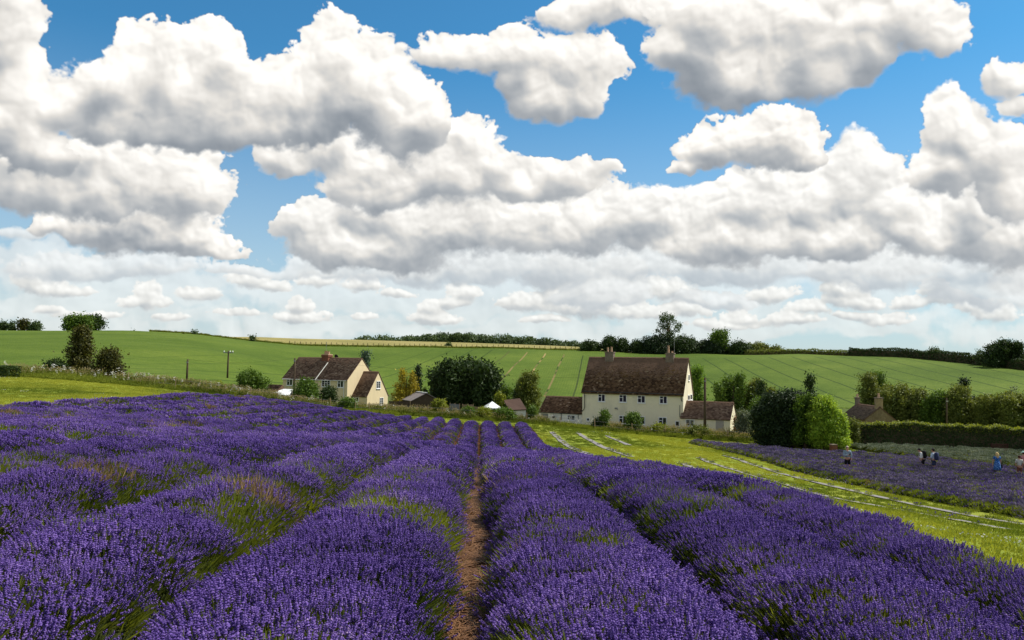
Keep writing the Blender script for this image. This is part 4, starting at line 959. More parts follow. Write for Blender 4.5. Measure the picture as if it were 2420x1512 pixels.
# ------------------------------------------------------------------ building materials
def render_mat(name,c,stain=.25):
    g=NG(name); pos=g.n('ShaderNodeTexCoord').outputs['Object']; f=g.noise(2.2,5,.65,pos); mp=g.n('ShaderNodeMapping'); g.l(pos,mp.inputs[0]); mp.inputs['Scale'].default_value=(1,1,.35)
    f2=g.noise(.6,4,.6,mp.outputs[0]); f3=g.noise(40,3,.6,pos)
    col=g.ramp(f,[(.3,tuple(x*.93 for x in c)),(.7,c)]); st=g.ramp(f2,[(.48,(0,0,0)),(.68,(1,1,1))])
    return g.out(g.mix(g.math('MULTIPLY',st,stain),col,tuple(x*.55 for x in (c[0]*.9,c[1]*.92,c[2]))),.92,.1,g.bump(f3,.25,.01))
def tile_mat(name,cs,moss=0):
    g=NG(name); geo=g.n('ShaderNodeNewGeometry'); pos=g.n('ShaderNodeTexCoord').outputs['Object']; r=geo.outputs['Random Per Island']; f=g.noise(.8,4,.6,pos); fs=g.noise(9,4,.7,pos)
    k=g.math('ADD',g.math('ADD',g.math('MULTIPLY',r,.45),g.math('MULTIPLY',f,.35)),g.math('MULTIPLY',fs,.25))
    col=g.ramp(k,[(.25,cs[0]),(.5,cs[1]),(.72,cs[2]),(.84,cs[3])])
    if moss:
        m_=g.ramp(g.noise(.33,4,.65,pos),[(.52,(0,0,0)),(.66,(1,1,1))]); s_=g.n('ShaderNodeSeparateXYZ'); g.l(pos,s_.inputs[0])
        up=g.math('MULTIPLY',g.math('SUBTRACT',s_.outputs[2],moss),.6,clamp=True)
        col=g.mix(g.math('MULTIPLY',g.math('MULTIPLY',m_,up),.75),col,(.21,.12,.018))
    return g.out(col,.9,.12,g.bump(fs,.4,.02))
M_CREAM=render_mat('cream_render',(.86,.79,.58),.35)
M_YELLOW=render_mat('yellow_cream_render',(.76,.63,.40),.2)
M_PALE=render_mat('white_render',(.84,.82,.73),.25)
M_STONE=plain('cotswold_stone',(.33,.25,.15),.95,.1,.4,4,bump=.6)
M_TILEB=tile_mat('weathered_tile',((.038,.021,.013),(.092,.053,.033),(.175,.108,.066),(.46,.37,.28)),6.2)
M_TILEL=tile_mat('brown_tile',((.058,.035,.026),(.14,.088,.064),(.225,.155,.112),(.40,.32,.25)))
M_TILER=tile_mat('grey_brown_tile',((.06,.042,.034),(.12,.085,.065),(.18,.13,.10),(.27,.21,.16)))
M_LEAD=plain('ridge_tile',(.16,.10,.07),.9,.1,.35,7)
M_BRICK=plain('red_brick',(.20,.085,.055),.9,.1,.35,9)
M_POT=plain('clay_pot',(.52,.34,.23),.8,.2,.2,9)
M_CHST=plain('chimney_stone',(.20,.16,.13),.95,.1,.35,5,bump=.5)
M_WFRAME=plain('white_frame',(.80,.80,.80),.5,.4,.04)
g=NG('window_glass'); M_GLASS=g.out((.02,.022,.03),.08,.6)
M_BLACK=plain('black_pipe',(.02,.02,.02),.5,.4,.1)
M_GREY=plain('grey_board',(.22,.23,.22),.9,.1,.3,7)
M_WOOD=plain('weathered_wood',(.30,.22,.13),.9,.1,.35,12)
M_DKWOOD=plain('dark_timber',(.085,.062,.042),.9,.1,.35,10)
M_WHITE2=plain('white_sheet',(.82,.84,.84),.5,.3,.06)
M_METAL=plain('dull_metal',(.30,.30,.30),.5,.5,.1,metal=.5)
def slope_tiles(name,x0,x1,ridge,eave,mat,parent,tw=.27,cs=.21,sag=0):
    """ridge=(y,z), eave=(y,z): a slope of lapped tiles, each its own little slab"""
    (ry,rz),(ey,ez)=ridge,eave; S=math.hypot(ey-ry,ez-rz); ny=max(2,int(S/cs)); nx=max(2,int((x1-x0)/tw))
    dy,dz=(ry-ey)/S,(rz-ez)/S; nrm=np.array([0,-dz,dy]) if dy>0 else np.array([0,dz,-dy])
    V=[];F=[]
    j,i=np.meshgrid(np.arange(ny),np.arange(nx+1),indexing='ij'); j=j.ravel();i=i.ravel()
    a=x0+(i-.5*(j%2))*(x1-x0)/nx+.006; b=a+(x1-x0)/nx-.012; a=np.clip(a,x0,x1); b=np.clip(b,x0,x1); k=b-a>.03; a,b,j=a[k],b[k],j[k]; n=len(a)
    s0=j*S/ny; s1=np.minimum(s0+S/ny*1.25,S); lift0=.030+.014*np.random.rand(n); lift1=.010+.004*np.random.rand(n); tilt=(np.random.rand(n)-.5)*.014
    def P(x,s,l): return np.stack([x,ey+dy*s+nrm[1]*l,ez+dz*s+nrm[2]*l],-1)
    jig=(np.random.rand(n)-.5)*.03
    V=np.stack([P(a,s0+jig,lift0+tilt),P(b,s0+jig,lift0-tilt),P(b,s1,lift1),P(a,s1,lift1),P(a,s0+jig,lift0*0-.004),P(b,s0+jig,lift0*0-.004)],1).reshape(-1,3); q=np.arange(n)*6
    Fq=np.stack([q,q+1,q+2,q+3],-1); Fb=np.stack([q+4,q+5,q+1,q],-1)
    return put(name,mesh_np(name,V,[Fq,Fb],mat),parent,kind='stuff')
def gable_body(m,L,D,he,hr,th=.0,x0=0,y0=0,zb=-.6):
    """solid walls with gables: ridge along x"""
    x1=x0+L;y1=y0+D;yr=y0+D/2
    m.add([(x0,y0,zb),(x1,y0,zb),(x1,y1,zb),(x0,y1,zb),(x0,y0,he),(x1,y0,he),(x1,y1,he),(x0,y1,he),(x0,yr,hr),(x1,yr,hr)],
          [(0,1,5,4),(2,3,7,6),(1,2,6,9,5),(3,0,4,8,7),(4,5,9,8),(6,7,8,9)])
def roof(parent,L,D,he,hr,mat,x0=0,y0=0,ov=.22,verge=.12,name='roof',ridge=True):
    yr=y0+D/2; sl=(hr-he)/(D/2); t=.07
    r_=MB(); a0,a1=x0-verge,x0+L+verge
    def slab(ye,s):
        ze=he-sl*ov
        n=np.array([0,-s*sl,1])/math.hypot(sl,1)*t
        v=[(a0,ye,ze),(a1,ye,ze),(a1,yr,hr),(a0,yr,hr)]
        r_.add(v+[(x,y+s*-0+n[1]*1,z+n[2]) for x,y,z in v],[(3,2,1,0),(4,5,6,7),(0,1,5,4),(1,2,6,5),(3,0,4,7)])
    slab(y0-ov,1); slab(y0+D+ov,-1)
    ro=r_.put(name,M_LEAD,parent)
    n=np.array([-sl,1])/math.hypot(sl,1)*t
    slope_tiles('roof_tiles',a0,a1,(yr+n[0]*.0,hr+n[1]*1.05),(y0-ov+n[0],he-sl*ov+n[1]),mat,ro)
    slope_tiles('roof_tiles',a0,a1,(yr-n[0]*.0,hr+n[1]*1.05),(y0+D+ov-n[0],he-sl*ov+n[1]),mat,ro)
    if ridge:
        k=int((a1-a0)/.45); me=None
        for i in range(k):
            w=(a1-a0)/k
            if me is None:
                m=MB(); m.add([(0,-.13,-.07),(0,0,.055),(0,.13,-.07),(w-.02,-.13,-.07),(w-.02,0,.055),(w-.02,.13,-.07)],[(0,3,4,1),(1,4,5,2),(0,1,2),(5,4,3),(2,5,3,0)]); me=m.mesh('ridge_tile',M_LEAD)
            put('ridge_tile',me,ro,(a0+i*w,yr,hr+t*1.3+random.uniform(-.012,.012)))
    return ro
def window(parent,x,z,w,hh,y=0,style='2',face='front',X=0):
    x-=.03;w+=.06;z-=.03;hh+=.06
    """x,z lower left on the wall; style: 2 = split light left and tall right, 3 = three lights, 1 = plain"""
    fr=MB(); pn=MB(); f=.085; d=.05
    def B(m,a,b,y0_,y1_,c,e):
        if face=='front': m.box((a,y-y1_,c),(b,y-y0_,e))
        else: m.box((X+y0_,a,c),(X+y1_,b,e))
    B(fr,x-f,x,0,d,z-f,z+hh+f);B(fr,x+w,x+w+f,0,d,z-f,z+hh+f);B(fr,x,x+w,0,d,z+hh,z+hh+f);B(fr,x,x+w,0,d,z-f,z)
    fo=None
    bars=[]
    if style=='2': bars=[(x+w*.5-.04,x+w*.5+.04,z,z+hh),(x,x+w*.5-.04,z+hh*.62,z+hh*.62+.07)]
    if style=='3': bars=[(x+w*.33-.04,x+w*.33+.04,z,z+hh),(x+w*.67-.04,x+w*.67+.04,z,z+hh),(x+w*.33+.04,x+w*.67-.04,z+hh*.6,z+hh*.6+.07)]
    if style=='d': bars=[(x+w*.5-.03,x+w*.5+.03,z,z+hh)]
    for a,b,c,e in bars: B(fr,a,b,.002,d-.006,c,e)
    if style in'3d':
        for k in (.33,.66): B(fr,x,x+w,.003,.022,z+hh*k-.012,z+hh*k+.012)
    fo=fr.put('window',M_WFRAME,parent)
    if style=='2': cells=[(x,x+w*.5-.04,z,z+hh*.62),(x,x+w*.5-.04,z+hh*.62+.07,z+hh),(x+w*.5+.04,x+w,z,z+hh)]
    elif style=='3': cells=[(x,x+w*.33-.04,z,z+hh),(x+w*.33+.04,x+w*.67-.04,z,z+hh*.6),(x+w*.33+.04,x+w*.67-.04,z+hh*.6+.07,z+hh),(x+w*.67+.04,x+w,z,z+hh)]
    elif style=='d': cells=[(x,x+w*.5-.03,z,z+hh),(x+w*.5+.03,x+w,z,z+hh)]
    else: cells=[(x,x+w,z,z+hh)]
    for a,b,c,e in cells:
        p=MB(); B(p,a,b,.004,.012,c,e); p.put('pane',M_GLASS,fo)
    s=MB(); B(s,x-.12,x+w+.12,0,.11,z-f-.06,z-f); s.put('sill',M_WFRAME,fo)
    return fo
def chimney(parent,x,y,z0,w,dp,hh,mat,pots,cap=True):
    m=MB(); m.box((x-w/2,y-dp/2,z0),(x+w/2,y+dp/2,z0+hh)); 
    c=m.put('chimney',mat,parent)
    if cap: m=MB(); m.box((x-w/2-.06,y-dp/2-.06,z0+hh),(x+w/2+.06,y+dp/2+.06,z0+hh+.13)); m.put('cap',M_CHST if mat is not M_BRICK else M_POT,c)
    for px_,hp in pots:
        m=MB(); m.tube([(x+px_,y,z0+hh+.12),(x+px_,y,z0+hh+.12+hp*.85),(x+px_,y,z0+hh+.12+hp)],[.14,.115,.15],8); m.put('chimney_pot',M_POT,c)
    return c
class House:
    def __init__(s,name,label,eL,eR,YR,base_z,cat='house'):
        """eL,eR: picture places of the front eave's ends; YR: distance of the right end"""
        R_=ats(*eR,YR); v=ray(eL[0]/4,eL[1]/4); L_=v*(R_[2]/v[2]); d=R_-L_; s.L=math.hypot(d[0],d[1]); s.rz=math.atan2(d[1],d[0]); s.he=R_[2]-base_z
        s.o=np.array([L_[0],L_[1],base_z]); s.root=empty(name,s.o,s.rz,label=label,cat=cat); s.c,s.s=math.cos(s.rz),math.sin(s.rz)
        print(name,'L',round(s.L,2),'yaw',round(math.degrees(s.rz),1),'YL',round(L_[1],1),'eave',round(s.he,2))
    def loc(s,P): q=np.asarray(P)-s.o; return np.array([q[0]*s.c+q[1]*s.s,-q[0]*s.s+q[1]*s.c,q[2]])
    def wld(s,p): return np.array([p[0]*s.c-p[1]*s.s,p[0]*s.s+p[1]*s.c,p[2]])+s.o
    def wall(s,sx,sy,y=0):
        """local x,z where the sight line meets the plane local-y = y"""
        v=ray(sx/4,sy/4); n=np.array([-s.s,s.c,0]); t=((s.o+n*y)@n)/(v@n); q=s.loc(v*t); return q[0],q[2]
    def gwall(s,sx,sy,X):
        v=ray(sx/4,sy/4); n=np.array([s.c,s.s,0]); t=((s.o+n*X)@n)/(v@n); q=s.loc(v*t); return q[1],q[2]
    def px(s,p): x,y=proj(s.wld(p)); return x*4,y*4
    def depth_for(s,sx,x,z):          # local y whose picture x is sx
        lo,hi=0,25
        for _ in range(40):
            m=(lo+hi)/2
            if s.px((x,m,z))[0]<sx: lo=m
            else: hi=m
        return lo
    def height_for(s,sy,x,y):
        lo,hi=0,20
        for _ in range(40):
            m=(lo+hi)/2
            if s.px((x,y,m))[1]>sy: lo=m
            else: hi=m
        return lo
    def win(s,x0,y0,x1,y1,st='2',y=0):
        a=s.wall(x0,y1,y); b=s.wall(x1,y0,y); return window(s.root,a[0],a[1],b[0]-a[0],b[1]-a[1],y,st)
def z4(x,y): return 2100+x/2.689,1200+y/2.689
def z2(x,y): return 1000+x/3.025,1340+y/3.025
# ---- big cream house
Hb=House('cream_house','large cream rendered house with a steep mossy brown roof and two chimneys',(2330,1561),(2733,1573),94.5,-7.9)
D=Hb.depth_for(2771,Hb.L,Hb.he); hr=Hb.height_for(1435,Hb.L,D/2); print('D',D,'hr',hr)
m=MB(); gable_body(m,Hb.L,D,Hb.he-.02,hr-.1); m.put('wall',M_CREAM,Hb.root)
rf=roof(Hb.root,Hb.L,D,Hb.he,hr,M_TILEB,ov=.25,verge=.1)
for b in [(790,1018,860,1088),(1017,1025,1090,1095),(1215,1032,1290,1102),(1452,1038,1526,1110),(1015,1250,1090,1322),(1212,1258,1287,1332),(1442,1268,1520,1350)]:
    a=z4(b[0],b[1]);c=z4(b[2],b[3]); Hb.win(a[0]+1.5,a[1]+1.5,c[0]-1.5,c[1]-1.5)
for b in [(1622,1308,1656,1352),(668,1274,690,1296)]:
    a=z4(b[0],b[1]);c=z4(b[2],b[3]); Hb.win(a[0]+1,a[1]+1,c[0]-1,c[1]-1,'1')
for q in ((1752,1030,1768,1072),(1779,1022,1795,1066),(1758,812,1768,858)):
    a=z4(q[0],q[3]);c=z4(q[2],q[1]); A=Hb.gwall(*a,Hb.L);B=Hb.gwall(*c,Hb.L)
    window(Hb.root,A[0],A[1],max(.3,B[0]-A[0]),B[1]-A[1],0,'1','side',Hb.L)
for (cx0,cx1,ct,pots) in ((865,962,560,[(-.28,.62),(.22,.68)]),(1515,1610,572,[(-.22,.95),(.25,.25)])):
    a=z4(cx0,625);b=z4(cx1,625); xa,xb=Hb.wall(*a,D/2)[0],Hb.wall(*b,D/2)[0]; top=Hb.height_for(z4(0,ct)[1],(xa+xb)/2,D/2)
    chimney(Hb.root,(xa+xb)/2,D/2,hr-.5,xb-xa-.1,.8,top-hr+.4,M_CHST,pots)
# aerial on the right chimney
ax,_=Hb.wall(*z4(1598,560),D/2); m=MB(); m.tube([(ax,D/2+.4,hr),(ax,D/2+.4,hr+2.7)],.025,5); m.tube([(ax-.1,D/2+.4,hr+2.5),(ax+1.1,D/2+.4,hr+2.45)],.018,4)
for k in range(6): m.tube([(ax+.15+k*.17,D/2+.15,hr+2.49),(ax+.15+k*.17,D/2+.65,hr+2.49)],.012,4)
m.put('aerial',M_METAL,Hb.root)
m=MB(); m.tube([(.05,-.28,Hb.he-.12),(Hb.L-.05,-.28,Hb.he-.16)],.06,6); m.put('gutter',M_BLACK,Hb.root)
def pipe(Hh,pts,y=-.06,r=.045): 
    m=MB(); m.tube([(Hh.wall(*p,y)[0],y,Hh.wall(*p,y)[1]) for p in pts],r,6); m.put('drainpipe',M_BLACK,Hh.root)
pipe(Hb,[z4(641,985),z4(641,1150),z4(632,1180),z4(606,1200)])
pipe(Hb,[z4(1652,1020),z4(1680,1030),z4(1680,1070),z4(1690,1092)])
pipe(Hb,[z4(1664,1130),z4(1664,1262)],r=.03)
ex,ez=Hb.wall(*z4(985,1166)); m=MB(); m.box((ex-.2,-.14,ez-.08),(ex+.12,0,ez+.1)); m.tube([(ex+.1,-.1,ez),(ex+.24,-.2,ez-.2)],.04,5); m.put('flood_lamp',M_GREY,Hb.root)
# annexes of the big house
def annex(H0,rootname,label,rl,rr,el,er,mat,dY=0.0,wallmat=M_PALE,tile=None,gab=None):
    pass
def build_annex(par,xl,xr,yf,Dn,he,hrr,wm,tm,zb=-.6):
    m=MB(); gable_body(m,xr-xl,Dn,he-.02,hrr-.1,x0=xl,y0=yf,zb=zb); w=m.put('wing_wall',wm,par)
    roof(par,xr-xl,Dn,he,hrr,tm,x0=xl,y0=yf,ov=.15,verge=.06,name='wing_roof')
yf=-.55
xl,he_=Hb.wall(*z4(1672,1264),yf-.15); xr,_=Hb.wall(*z4(2205,1275),yf-.15); _,hridge=Hb.wall(*z4(1900,1098),yf+2.3)
build_annex(Hb.root,xl,xr,yf,4.6,he_,hridge,M_CREAM,M_TILEL)
a=z4(1738,1297);c=z4(1812,1346); Hb.win(a[0],a[1],c[0],c[1],'d',yf)
def boxon(Hh,x0,y0,x1,y1,y,d,mat,name,**k):
    a=Hh.wall(x0,y1,y);b=Hh.wall(x1,y0,y); m=MB(); m.box((a[0],y-d,a[1]),(b[0],y,b[1])); return m.put(name,mat,Hh.root,**k)
a=z4(2052,1297);c=z4(2138,1420); dd=boxon(Hb,a[0],a[1],c[0],c[1],yf,.03,plain('faded_door',(.42,.38,.33),.8,.2,.1),'door')
m=MB(); m.box((Hb.wall(*z4(2132,1350),yf)[0],yf-.07,Hb.wall(*z4(2132,1350),yf)[1]),(Hb.wall(*z4(2136,1345),yf)[0],yf-.03,Hb.wall(*z4(2136,1340),yf)[1])); m.put('handle',M_BLACK,dd)
yl=.5
xl,he_=Hb.wall(*z4(145,1202),yl-.15); xr,_=Hb.wall(*z4(633,1215),yl-.15); _,hridge=Hb.wall(*z4(380,1045),yl+2.6)
build_annex(Hb.root,xl,0.0-.01,yl,5.2,he_,hridge,M_PALE,M_TILEB)
a=z4(175,1222);c=z4(250,1284); gr=boxon(Hb,a[0],a[1],c[0],c[1],yl,.02,M_GREY,'boarded_window')
a=z4(462,1248);c=z4(532,1282); Hb.win(a[0],a[1],c[0],c[1],'d',yl)
pipe(Hb,[z4(389,1218),z4(389,1290)],yl-.06); pipe(Hb,[z4(571,1220),z4(571,1290)],yl-.06,.03)
m=MB(); m.tube([(xl+.3,yl-.16,he_-.06),(-.3,yl-.16,he_-.08)],.05,6); m.put('gutter',M_BLACK,Hb.root)
# hanging basket on the annex wall
bx,bz=Hb.wall(*z4(305,1250),yl-.3); bo=empty('hanging_basket',Hb.wld((bx,yl-.3,bz)),Hb.rz,label='hanging basket of white flowers on the low white annex wall',cat='hanging basket')
m=MB(); m.tube([(0,0,0),(0,0,.5),(0,.28,.55)],.015,4); m.put('bracket',M_BLACK,bo)
m=MB(); m.tube([(0,0,-.22),(0,0,-.12),(0,0,0)],[.08,.2,.24],8); m.put('basket',M_DKWOOD,bo)
v=np.random.randn(160,3); v/=np.linalg.norm(v,axis=1,keepdims=True); V,F=leaves_np(v*np.array([.3,.3,.16])+np.array([0,0,.02]),v,.07); put('flowers',mesh_np('flowers',V,F,M_WHITE),bo)
# ---- left house
Hl=House('yellow_house','cream yellow semi-detached house with a brick chimney and a lower gabled wing',z2(400,520),z2(1180,541),107,-5.9)
D=6.6; hr=Hl.height_for(1435,Hl.L,D/2); Dpx=Hl.px((Hl.L,D,Hl.he)); print('left: gable px',Dpx,'ridge px',Hl.px((Hl.L,D/2,hr)),Hl.px((0,D/2,hr)),hr)
m=MB(); gable_body(m,Hl.L,D,Hl.he-.02,hr-.1); w=m.put('wall',M_YELLOW,Hl.root)
roof(Hl.root,Hl.L,D,Hl.he,hr,M_TILEL,ov=.22,verge=.05)
for b,st in (((447,533,515,606),'2'),((603,540,697,606),'3'),((870,550,970,622),'3'),((1062,556,1131,630),'2')):
    a=z2(b[0],b[1]);c=z2(b[2],b[3]); Hl.win(a[0]+1.5,a[1]+1.5,c[0]-1.5,c[1]-1.5,st)
a=z2(880,240);b=z2(995,240); xa,xb=Hl.wall(*a,D/2)[0],Hl.wall(*b,D/2)[0]; top=Hl.height_for(z2(0,222)[1],(xa+xb)/2,D/2)
chimney(Hl.root,(xa+xb)/2,D/2-.1,hr-1.1,(xb-xa)*.66,.95,top-hr+.85,M_BRICK,[(-.33,.45),(-.08,.5),(.14,.4),(.35,.45)])
m=MB(); m.box(((xa+xb)/2-(xb-xa)*.38,D/2-.66,top-.5),((xa+xb)/2+(xb-xa)*.38,D/2+.46,top-.3)); m.put('chimney_band',M_BRICK,Hl.root)
p1=Hl.wall(*z2(972,280),D/2); sl=(hr-Hl.he)/(D/2); xm=Hl.L*.53
m=MB(); n_=.13; m.add([(xm-.07,-.25,Hl.he-sl*.25+n_),(xm+.07,-.25,Hl.he-sl*.25+n_),(xm+.07,D/2-.85,hr-sl*.85+n_),(xm-.07,D/2-.85,hr-sl*.85+n_)]+[(xm-.07,-.25,Hl.he-sl*.25+n_+.03),(xm+.07,-.25,Hl.he-sl*.25+n_+.03),(xm+.07,D/2-.85,hr-sl*.85+n_+.03),(xm-.07,D/2-.85,hr-sl*.85+n_+.03)],[(4,5,6,7),(0,1,5,4),(1,2,6,5),(3,0,4,7)]); m.put('party_line',M_PALE,Hl.root)
m=MB(); m.tube([(xa+.6,D/2,top),(xa+.6,D/2,top+1.7)],.025,5); m.tube([(xa+.45,D/2,top+1.6),(xa+.75,D/2,top+1.6)],.015,4); m.put('aerial',M_METAL,Hl.root)
m=MB(); m.tube([(.05,-.25,Hl.he-.14),(Hl.L,-.25,Hl.he-.16)],.055,6); m.put('gutter',M_WFRAME,Hl.root)
m=MB(); m.tube([(Hl.L-.5,-.1,Hl.he-.1),(Hl.L-.5,-.08,0)],.045,6); m.put('drainpipe',M_WFRAME,Hl.root)
# satellite dish behind the ridge
sx_,_=Hl.wall(*z2(1018,268),D/2); m=MB(); m.tube([(sx_,D/2+.5,hr+.28),(sx_,D/2+.56,hr+.30)],[.34,.30],12); m.tube([(sx_,D/2+.5,hr-.3),(sx_,D/2+.5,hr+.2)],.03,5); m.put('satellite_dish',M_BLACK,Hl.root)
# its wing on the right
x1,_=Hl.wall(*z2(1418,740),1.2); ye=1.2; _,hew=Hl.wall(*z2(1415,738),ye); 
Dw=Hl.depth_for(z2(1668,0)[0],x1,hew)-ye; hw=Hl.height_for(z2(0,452)[1],x1,ye+Dw/2); print('wing',x1,Dw,hew,hw)
build_annex(Hl.root,Hl.L-.02,x1,ye,Dw,hew,hw,M_YELLOW,M_TILEL)
a=Hl.gwall(*z2(1533,640),x1);b=Hl.gwall(*z2(1574,566),x1); window(Hl.root,a[0],a[1],b[0]-a[0],b[1]-a[1],0,'d','side',x1)
a=Hl.gwall(*z2(1572,838),x1);b=Hl.gwall(*z2(1607,764),x1); window(Hl.root,a[0],a[1],b[0]-a[0],b[1]-a[1],0,'d','side',x1)
a=z2(1258,760);c=z2(1310,795); Hl.win(a[0],a[1],c[0],c[1],'2',ye)
# low dark outhouse and white lean-to sheet at its left
q=ats(*z2(228,600),106); q2=ats(*z2(395,598),105); zb=h(q[0],q[1])-.3
ro=empty('dark_outhouse',(q[0],q[1],zb),math.atan2(q2[1]-q[1],q2[0]-q[0]),label='low dark outhouse roof behind the white lean-to, left of the yellow house',cat='outhouse')
L_=math.hypot(q2[0]-q[0],q2[1]-q[1]); hq=q[2]-zb
m=MB(); m.box((0,-1.8,-.3),(L_,1.0,hq-1.35)); m.put('wall',M_DKWOOD,ro)
m=MB(); m.add([(0,-2,hq-1.4),(L_,-2,hq-1.4),(L_,0,hq),(0,0,hq),(0,1.2,hq-1.1),(L_,1.2,hq-1.1),(0,-2,hq-1.5),(L_,-2,hq-1.5)],[(0,1,2,3),(3,2,5,4),(6,7,1,0),(0,3,4),(1,5,2)]); rr_=m.put('roof',M_LEAD,ro)
slope_tiles('roof_tiles',0,L_,(0,hq+.03),(-2.03,hq-1.4),M_TILEL,rr_)
c=[ats(*z2(235,712),93),ats(*z2(470,728),92.5),ats(*z2(520,655),98),ats(*z2(405,652),98.5)]; o=np.array([c[0][0],c[0][1],h(c[0][0],c[0][1])]); ro=empty('white_lean_to',o,0,label='low white-roofed lean-to at the foot of the yellow house',cat='lean-to')
m=MB(); vs=[p-o for p in c]; m.add([tuple(v) for v in vs]+[tuple(v-np.array([0,0,.07])) for v in vs],[(0,1,2,3),(7,6,5,4),(0,4,5,1),(1,5,6,2),(2,6,7,3),(3,7,4,0)]); m.put('roof',M_WHITE2,ro)
for a_,b_ in ((0,1),(1,2),(2,3),(3,0)):
    m=MB(); va,vb=vs[a_]*.97+vs[(a_+2)%4]*.03,vs[b_]*.97+vs[(b_+2)%4]*.03; m.add([(va[0],va[1],-.5),(vb[0],vb[1],-.5),(vb[0],vb[1],vb[2]-.08),(va[0],va[1],va[2]-.08)],[(0,1,2,3)]); 
    e=Vector((vb[0]-va[0],vb[1]-va[1],0)).normalized(); nn=Vector((-e.y,e.x,0))*.08; m.add([(va[0]+nn.x,va[1]+nn.y,-.5),(vb[0]+nn.x,vb[1]+nn.y,-.5),(vb[0]+nn.x,vb[1]+nn.y,vb[2]-.08),(va[0]+nn.x,va[1]+nn.y,va[2]-.08)],[(3,2,1,0)]); m.put('wall',M_GREY,ro)
# ---- stone house far right
def z6(x,y): return 3300+x/2.52,1300+y/2.52
q1=ats(3372,1652,97); q2=ats(3461,1687,88.5); 
ro_o=np.array([q1[0],q1[1],-7.9]); rz=math.atan2(q2[1]-q1[1],q2[0]-q1[0]); Ls=math.hypot(q2[0]-q1[0],q2[1]-q1[1])
Hs=House.__new__(House); Hs.o=ro_o; Hs.rz=rz; Hs.c,Hs.s=math.cos(rz),math.sin(rz); Hs.L=Ls; Hs.he=(q1[2]+q2[2])/2+7.9
Hs.root=empty('stone_cottage',ro_o,rz,label='low rough stone cottage with two chimneys behind the long hedge',cat='house')
Ds=Hs.depth_for(3581,Ls,Hs.he); hrs=Hs.height_for(1630,Ls,Ds/2); print('stone L',Ls,'yaw',math.degrees(rz),'D',Ds,'he',Hs.he,'hr',hrs,'ridgeL',Hs.px((0,Ds/2,hrs)))
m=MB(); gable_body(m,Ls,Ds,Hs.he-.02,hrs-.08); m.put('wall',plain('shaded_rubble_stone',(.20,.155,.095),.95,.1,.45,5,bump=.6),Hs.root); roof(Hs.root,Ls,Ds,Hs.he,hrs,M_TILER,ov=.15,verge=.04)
chimney(Hs.root,.35,Ds/2,hrs-.5,.5,.45,1.25,M_CHST,[(0,.4)]); chimney(Hs.root,Ls-.42,Ds/2,hrs-.9,.7,.7,1.9,M_STONE,[(0,.5)])
for k,x_ in enumerate((Ls*.3,Ls*.62)):
    m=MB(); m.box((x_,-.03,Hs.he-1.35),(x_+.35,0,Hs.he-.1)); m.put('doorway' if k else 'window',M_DKWOOD,Hs.root)
# small roof peeping out among the right hand trees
q=ats(3895,1712,92); ro=empty('garden_shed',(q[0],q[1],h(q[0],q[1])),.5,label='grey shed roof peeping out among the far right trees',cat='shed'); zz=q[2]-h(q[0],q[1])
m=MB(); m.box((-1.2,-1,-.3),(1.2,1,zz-.6)); m.put('wall',M_STONE,ro); m=MB(); m.add([(-1.3,-1.1,zz-.7),(1.3,-1.1,zz-.7),(1.3,0,zz),(-1.3,0,zz),(1.3,1.1,zz-.7),(-1.3,1.1,zz-.7)],[(0,1,2,3),(3,2,4,5),(0,3,5),(1,4,2)]); m.put('roof',M_TILER,ro)
# ---- timber shed
q=at(1704/4,1573/4,97); zb=h(q[0],q[1])-.2; ro=empty('timber_shed',(q[0],q[1],zb),R(24),label='brown timber shed with a grey roof in front of the dark chestnut',cat='shed'); zz=q[2]-zb
W_=3.5
for sgn in (0,):
    nb=18; bw=W_/nb
    for i in range(nb):
        xx=-W_/2+i*bw; x2=xx+bw-.012; za=zz-.06-abs(xx)*.5; zb2=zz-.06-abs(x2)*.5
        m=MB(); yy=-.02*random.random(); m.add([(xx,yy,-.4),(x2,yy,-.4),(x2,yy,zb2),(xx,yy,za),(xx,.06,-.4),(x2,.06,-.4),(x2,.06,zb2),(xx,.06,za)],[(0,1,2,3),(0,4,5,1),(1,5,6,2),(4,0,3,7),(3,2,6,7)]); m.put('plank',M_DKWOOD,ro)
m=MB(); m.box((-W_/2,.06,-.4),(-W_/2+.08,4,zz-.95)); m.box((W_/2-.08,.06,-.4),(W_/2,4,zz-.95)); m.box((-W_/2+.08,3.92,-.4),(W_/2-.08,4,zz-.95)); m.put('wall',M_DKWOOD,ro)
m=MB()
for s_ in (-1,1): m.add([(0,-.2,zz),(s_*(W_/2+.25),-.2,zz-(W_/2+.25)*.5),(s_*(W_/2+.25),4.2,zz-(W_/2+.25)*.5),(0,4.2,zz)]+[(0,-.2,zz+.06),(s_*(W_/2+.25),-.2,zz+.06-(W_/2+.25)*.5),(s_*(W_/2+.25),4.2,zz+.06-(W_/2+.25)*.5),(0,4.2,zz+.06)],[(0,1,2,3),(4,5,6,7),(0,1,5,4),(1,2,6,5),(2,3,7,6)])
m.put('roof',plain('grey_felt',(.23,.20,.19),.9,.1,.2),ro); m=MB(); m.box((-.12,-.22,zz+.05),(.12,4.22,zz+.11)); m.put('ridge_cap',M_WHITE2,ro)
m=MB(); m.box((-1.2,-.05,-.3),(-.5,-.021,1.3)); m.put('door',M_BLACK,ro)
